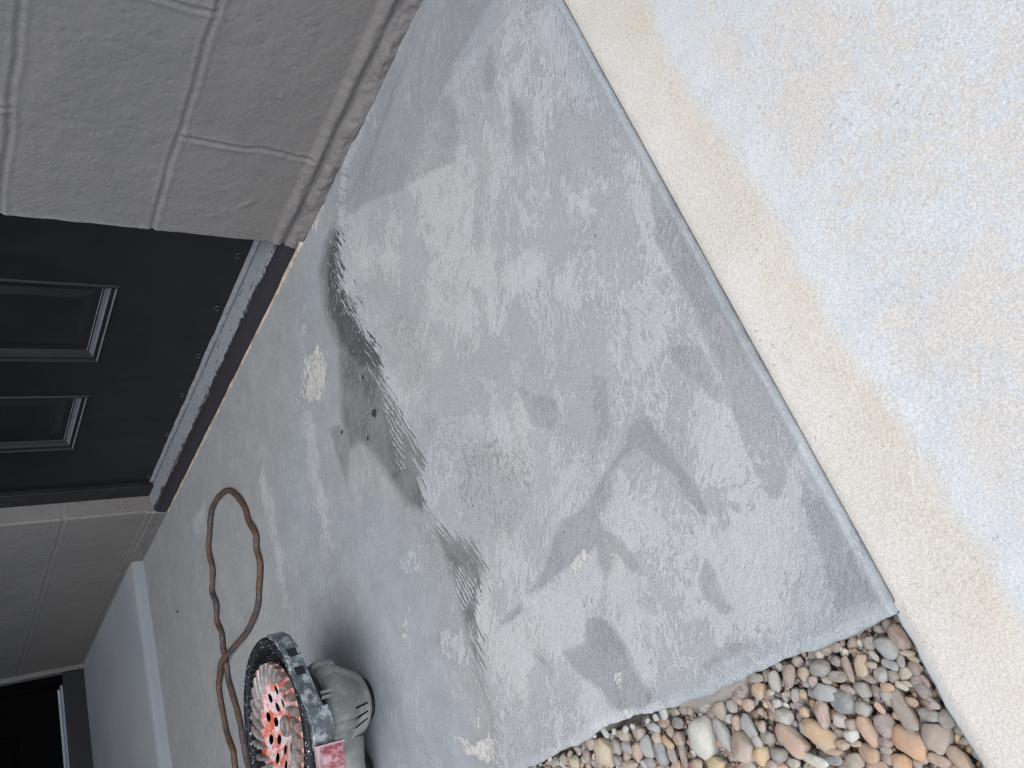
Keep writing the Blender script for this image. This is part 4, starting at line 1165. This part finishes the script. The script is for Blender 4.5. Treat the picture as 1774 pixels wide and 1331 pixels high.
for (sz, cw, dr, nm), L_ in keys.items():
    L_.sort(key=lambda t: t[0])
    for i, (_, o) in enumerate(L_):
        o['label'] = f"{sz} {cw} pebble {dr} {nm}" if len(L_) == 1 else f"{sz} {cw} pebble {dr} {nm}, {ORD[min(i, 6)]}"
# fine gravel, and the same bed carried on beyond what the photo shows
def gravel():
    bases = []
    for s in range(6):
        me = rock_mesh(40+s, 2, .3); 
        v = np.array([q.co[:] for q in me.vertices]); f = np.array([p.vertices[:] for p in me.polygons]); bases.append((v, f)); bpy.data.meshes.remove(me)
    VV, FF, CC = [], [], []; off = 0
    r2 = np.random.default_rng(11)
    pts = []
    for i in range(6500):
        x = r2.uniform(.12, .674); y = r2.uniform(-1.06, -.902)
        if y > slab_edge(x)-.001: continue
        pts.append((x, y, -.030+r2.uniform(-.006, .008), r2.uniform(.0015, .0046)))
    for i in range(3000):
        x = r2.uniform(-1.3, .674); y = r2.uniform(-1.65, -.91)
        if x > .17 and y > -1.05: continue
        pts.append((x, y, -.030+r2.uniform(-.006, .006), r2.uniform(.006, .020)))
    for (x, y, z, r) in pts:
        v, f = bases[r2.integers(6)]
        a = r2.uniform(0, 6.28); s = np.array([r, r*r2.uniform(.6, 1), r*.6]); p = v*s
        c_, s_ = math.cos(a), math.sin(a); p = np.stack([p[:, 0]*c_-p[:, 1]*s_, p[:, 0]*s_+p[:, 1]*c_, p[:, 2]], -1)+[x, y, z]
        VV.append(p); FF.append(f+off); off += len(v)
        col = L(*PAL[r2.integers(len(PAL))], k=r2.uniform(.85, 1.2)); CC.append(np.tile([*col, 1], (len(v), 1)))
    V = np.concatenate(VV); F = np.concatenate(FF); Cc = np.concatenate(CC)
    me = bpy.data.meshes.new('gravel'); me.vertices.add(len(V)); me.vertices.foreach_set('co', V.reshape(-1))
    me.loops.add(F.size); me.loops.foreach_set('vertex_index', F.reshape(-1).astype(np.int32))
    me.polygons.add(len(F)); me.polygons.foreach_set('loop_start', np.arange(0, F.size, 3, dtype=np.int32)); me.update(calc_edges=True)
    at = me.attributes.new('stone', 'FLOAT_COLOR', 'POINT'); at.data.foreach_set('color', Cc.reshape(-1).astype(np.float32))
    me.polygons.foreach_set('use_smooth', [True]*len(me.polygons))
    M = NT('gravel_stone', .8, .25)
    k = M.n.new('ShaderNodeAttribute'); k.attribute_name = 'stone'
    M.color(M.mix(M.ramp(M.noise(260, 4, .7), .5, .7, 0, .5), k.outputs['Color'], (.36, .35, .33)))
    tag(link('gravel', me, M.m), 'fine gravel and grit lying between and under the river pebbles', 'gravel', kind='stuff')
gravel()

# white mortar crumbs on the broken edge, and a few loose bits
M_WC = mat_simple('white_mortar', (.40, .40, .385), .9, .2, .15, 200, .6, 500)
def lump(name, px, r, col, label, cat, group=None, z=.006, seed=1, flat=.45):
    p = on_plane(px, 2, z); me = rock_mesh(seed+70, 3, .9); me.materials.clear(); me.materials.append(col)
    me.name = name
    o = bpy.data.objects.new(name, me); C.objects.link(o); o.location = p; o.scale = (r, r*.72, r*flat); o.rotation_euler = (0, 0, seed*1.7)
    tag(o, label, cat, group)
g_ = 'mortar crumbs along the broken slab edge'
for i, (px, r, lab) in enumerate([((1148, 1233), .0068, 'largest white mortar crumb, at the corner where the clean slab edge begins'),
        ((1083, 1264), .0052, 'white mortar crumb on the bitten slab edge, between two smaller ones'),
        ((1048, 1270), .0058, 'long white mortar crumb above the large tan block-shaped pebble'),
        ((952, 1315), .0040, 'white mortar crumb lowest on the slab edge'),
        ((973, 1324), .0034, 'white mortar crumb next to the olive tan pebble'),
        ((960, 1296), .0022, 'tiny white mortar crumb lying on the slab above the lowest ones')]):
    lump('mortar_crumb', px, r, M_WC, lab, 'crumb', g_, -.001 if i != 5 else .0065, i+1)
for i, (px, r, lab) in enumerate([((1136, 1243), .0042, 'pale mortar crumb just below left of the largest one'), ((1122, 1249), .0030, 'small pale mortar crumb between the largest and the next white one'),
        ((1096, 1259), .0034, 'pale mortar crumb right beside the bitten part of the slab edge'), ((1064, 1268), .0036, 'pale mortar crumb in the middle of the bitten slab edge'), ((1030, 1275), .0030, 'pale mortar crumb nearest the top of the tan block-shaped pebble')]):
    lump('mortar_crumb', px, r, M_WC, lab, 'crumb', g_, -.002, 40+i, .7)
M_DK = mat_simple('dark_grit', (.02, .018, .016), .9, .1)
lump('grit_crumb', (307, 1060), .0040, M_DK, 'single black grit crumb on bare floor between raised walkway and cord', 'crumb', None, .006, 9)
M_PIT = mat_simple('brown_stain_hole', (.045, .038, .028), .9, .2, .3, 200)
for i, (px, r, lab) in enumerate([((648, 716), .0085, 'largest brown spot of old glue on the dark damp patch'), ((637, 759), .0042, 'small brown glue spot below the largest one'),
        ((592, 749), .0040, 'small brown glue spot left of the other two'), ((628, 655), .0036, 'small dark glue spot above the largest brown one')]):
    lump('glue_spot', px, r, M_PIT, lab, 'spot', 'brown glue spots on the patio', .0045, 20+i, .10)
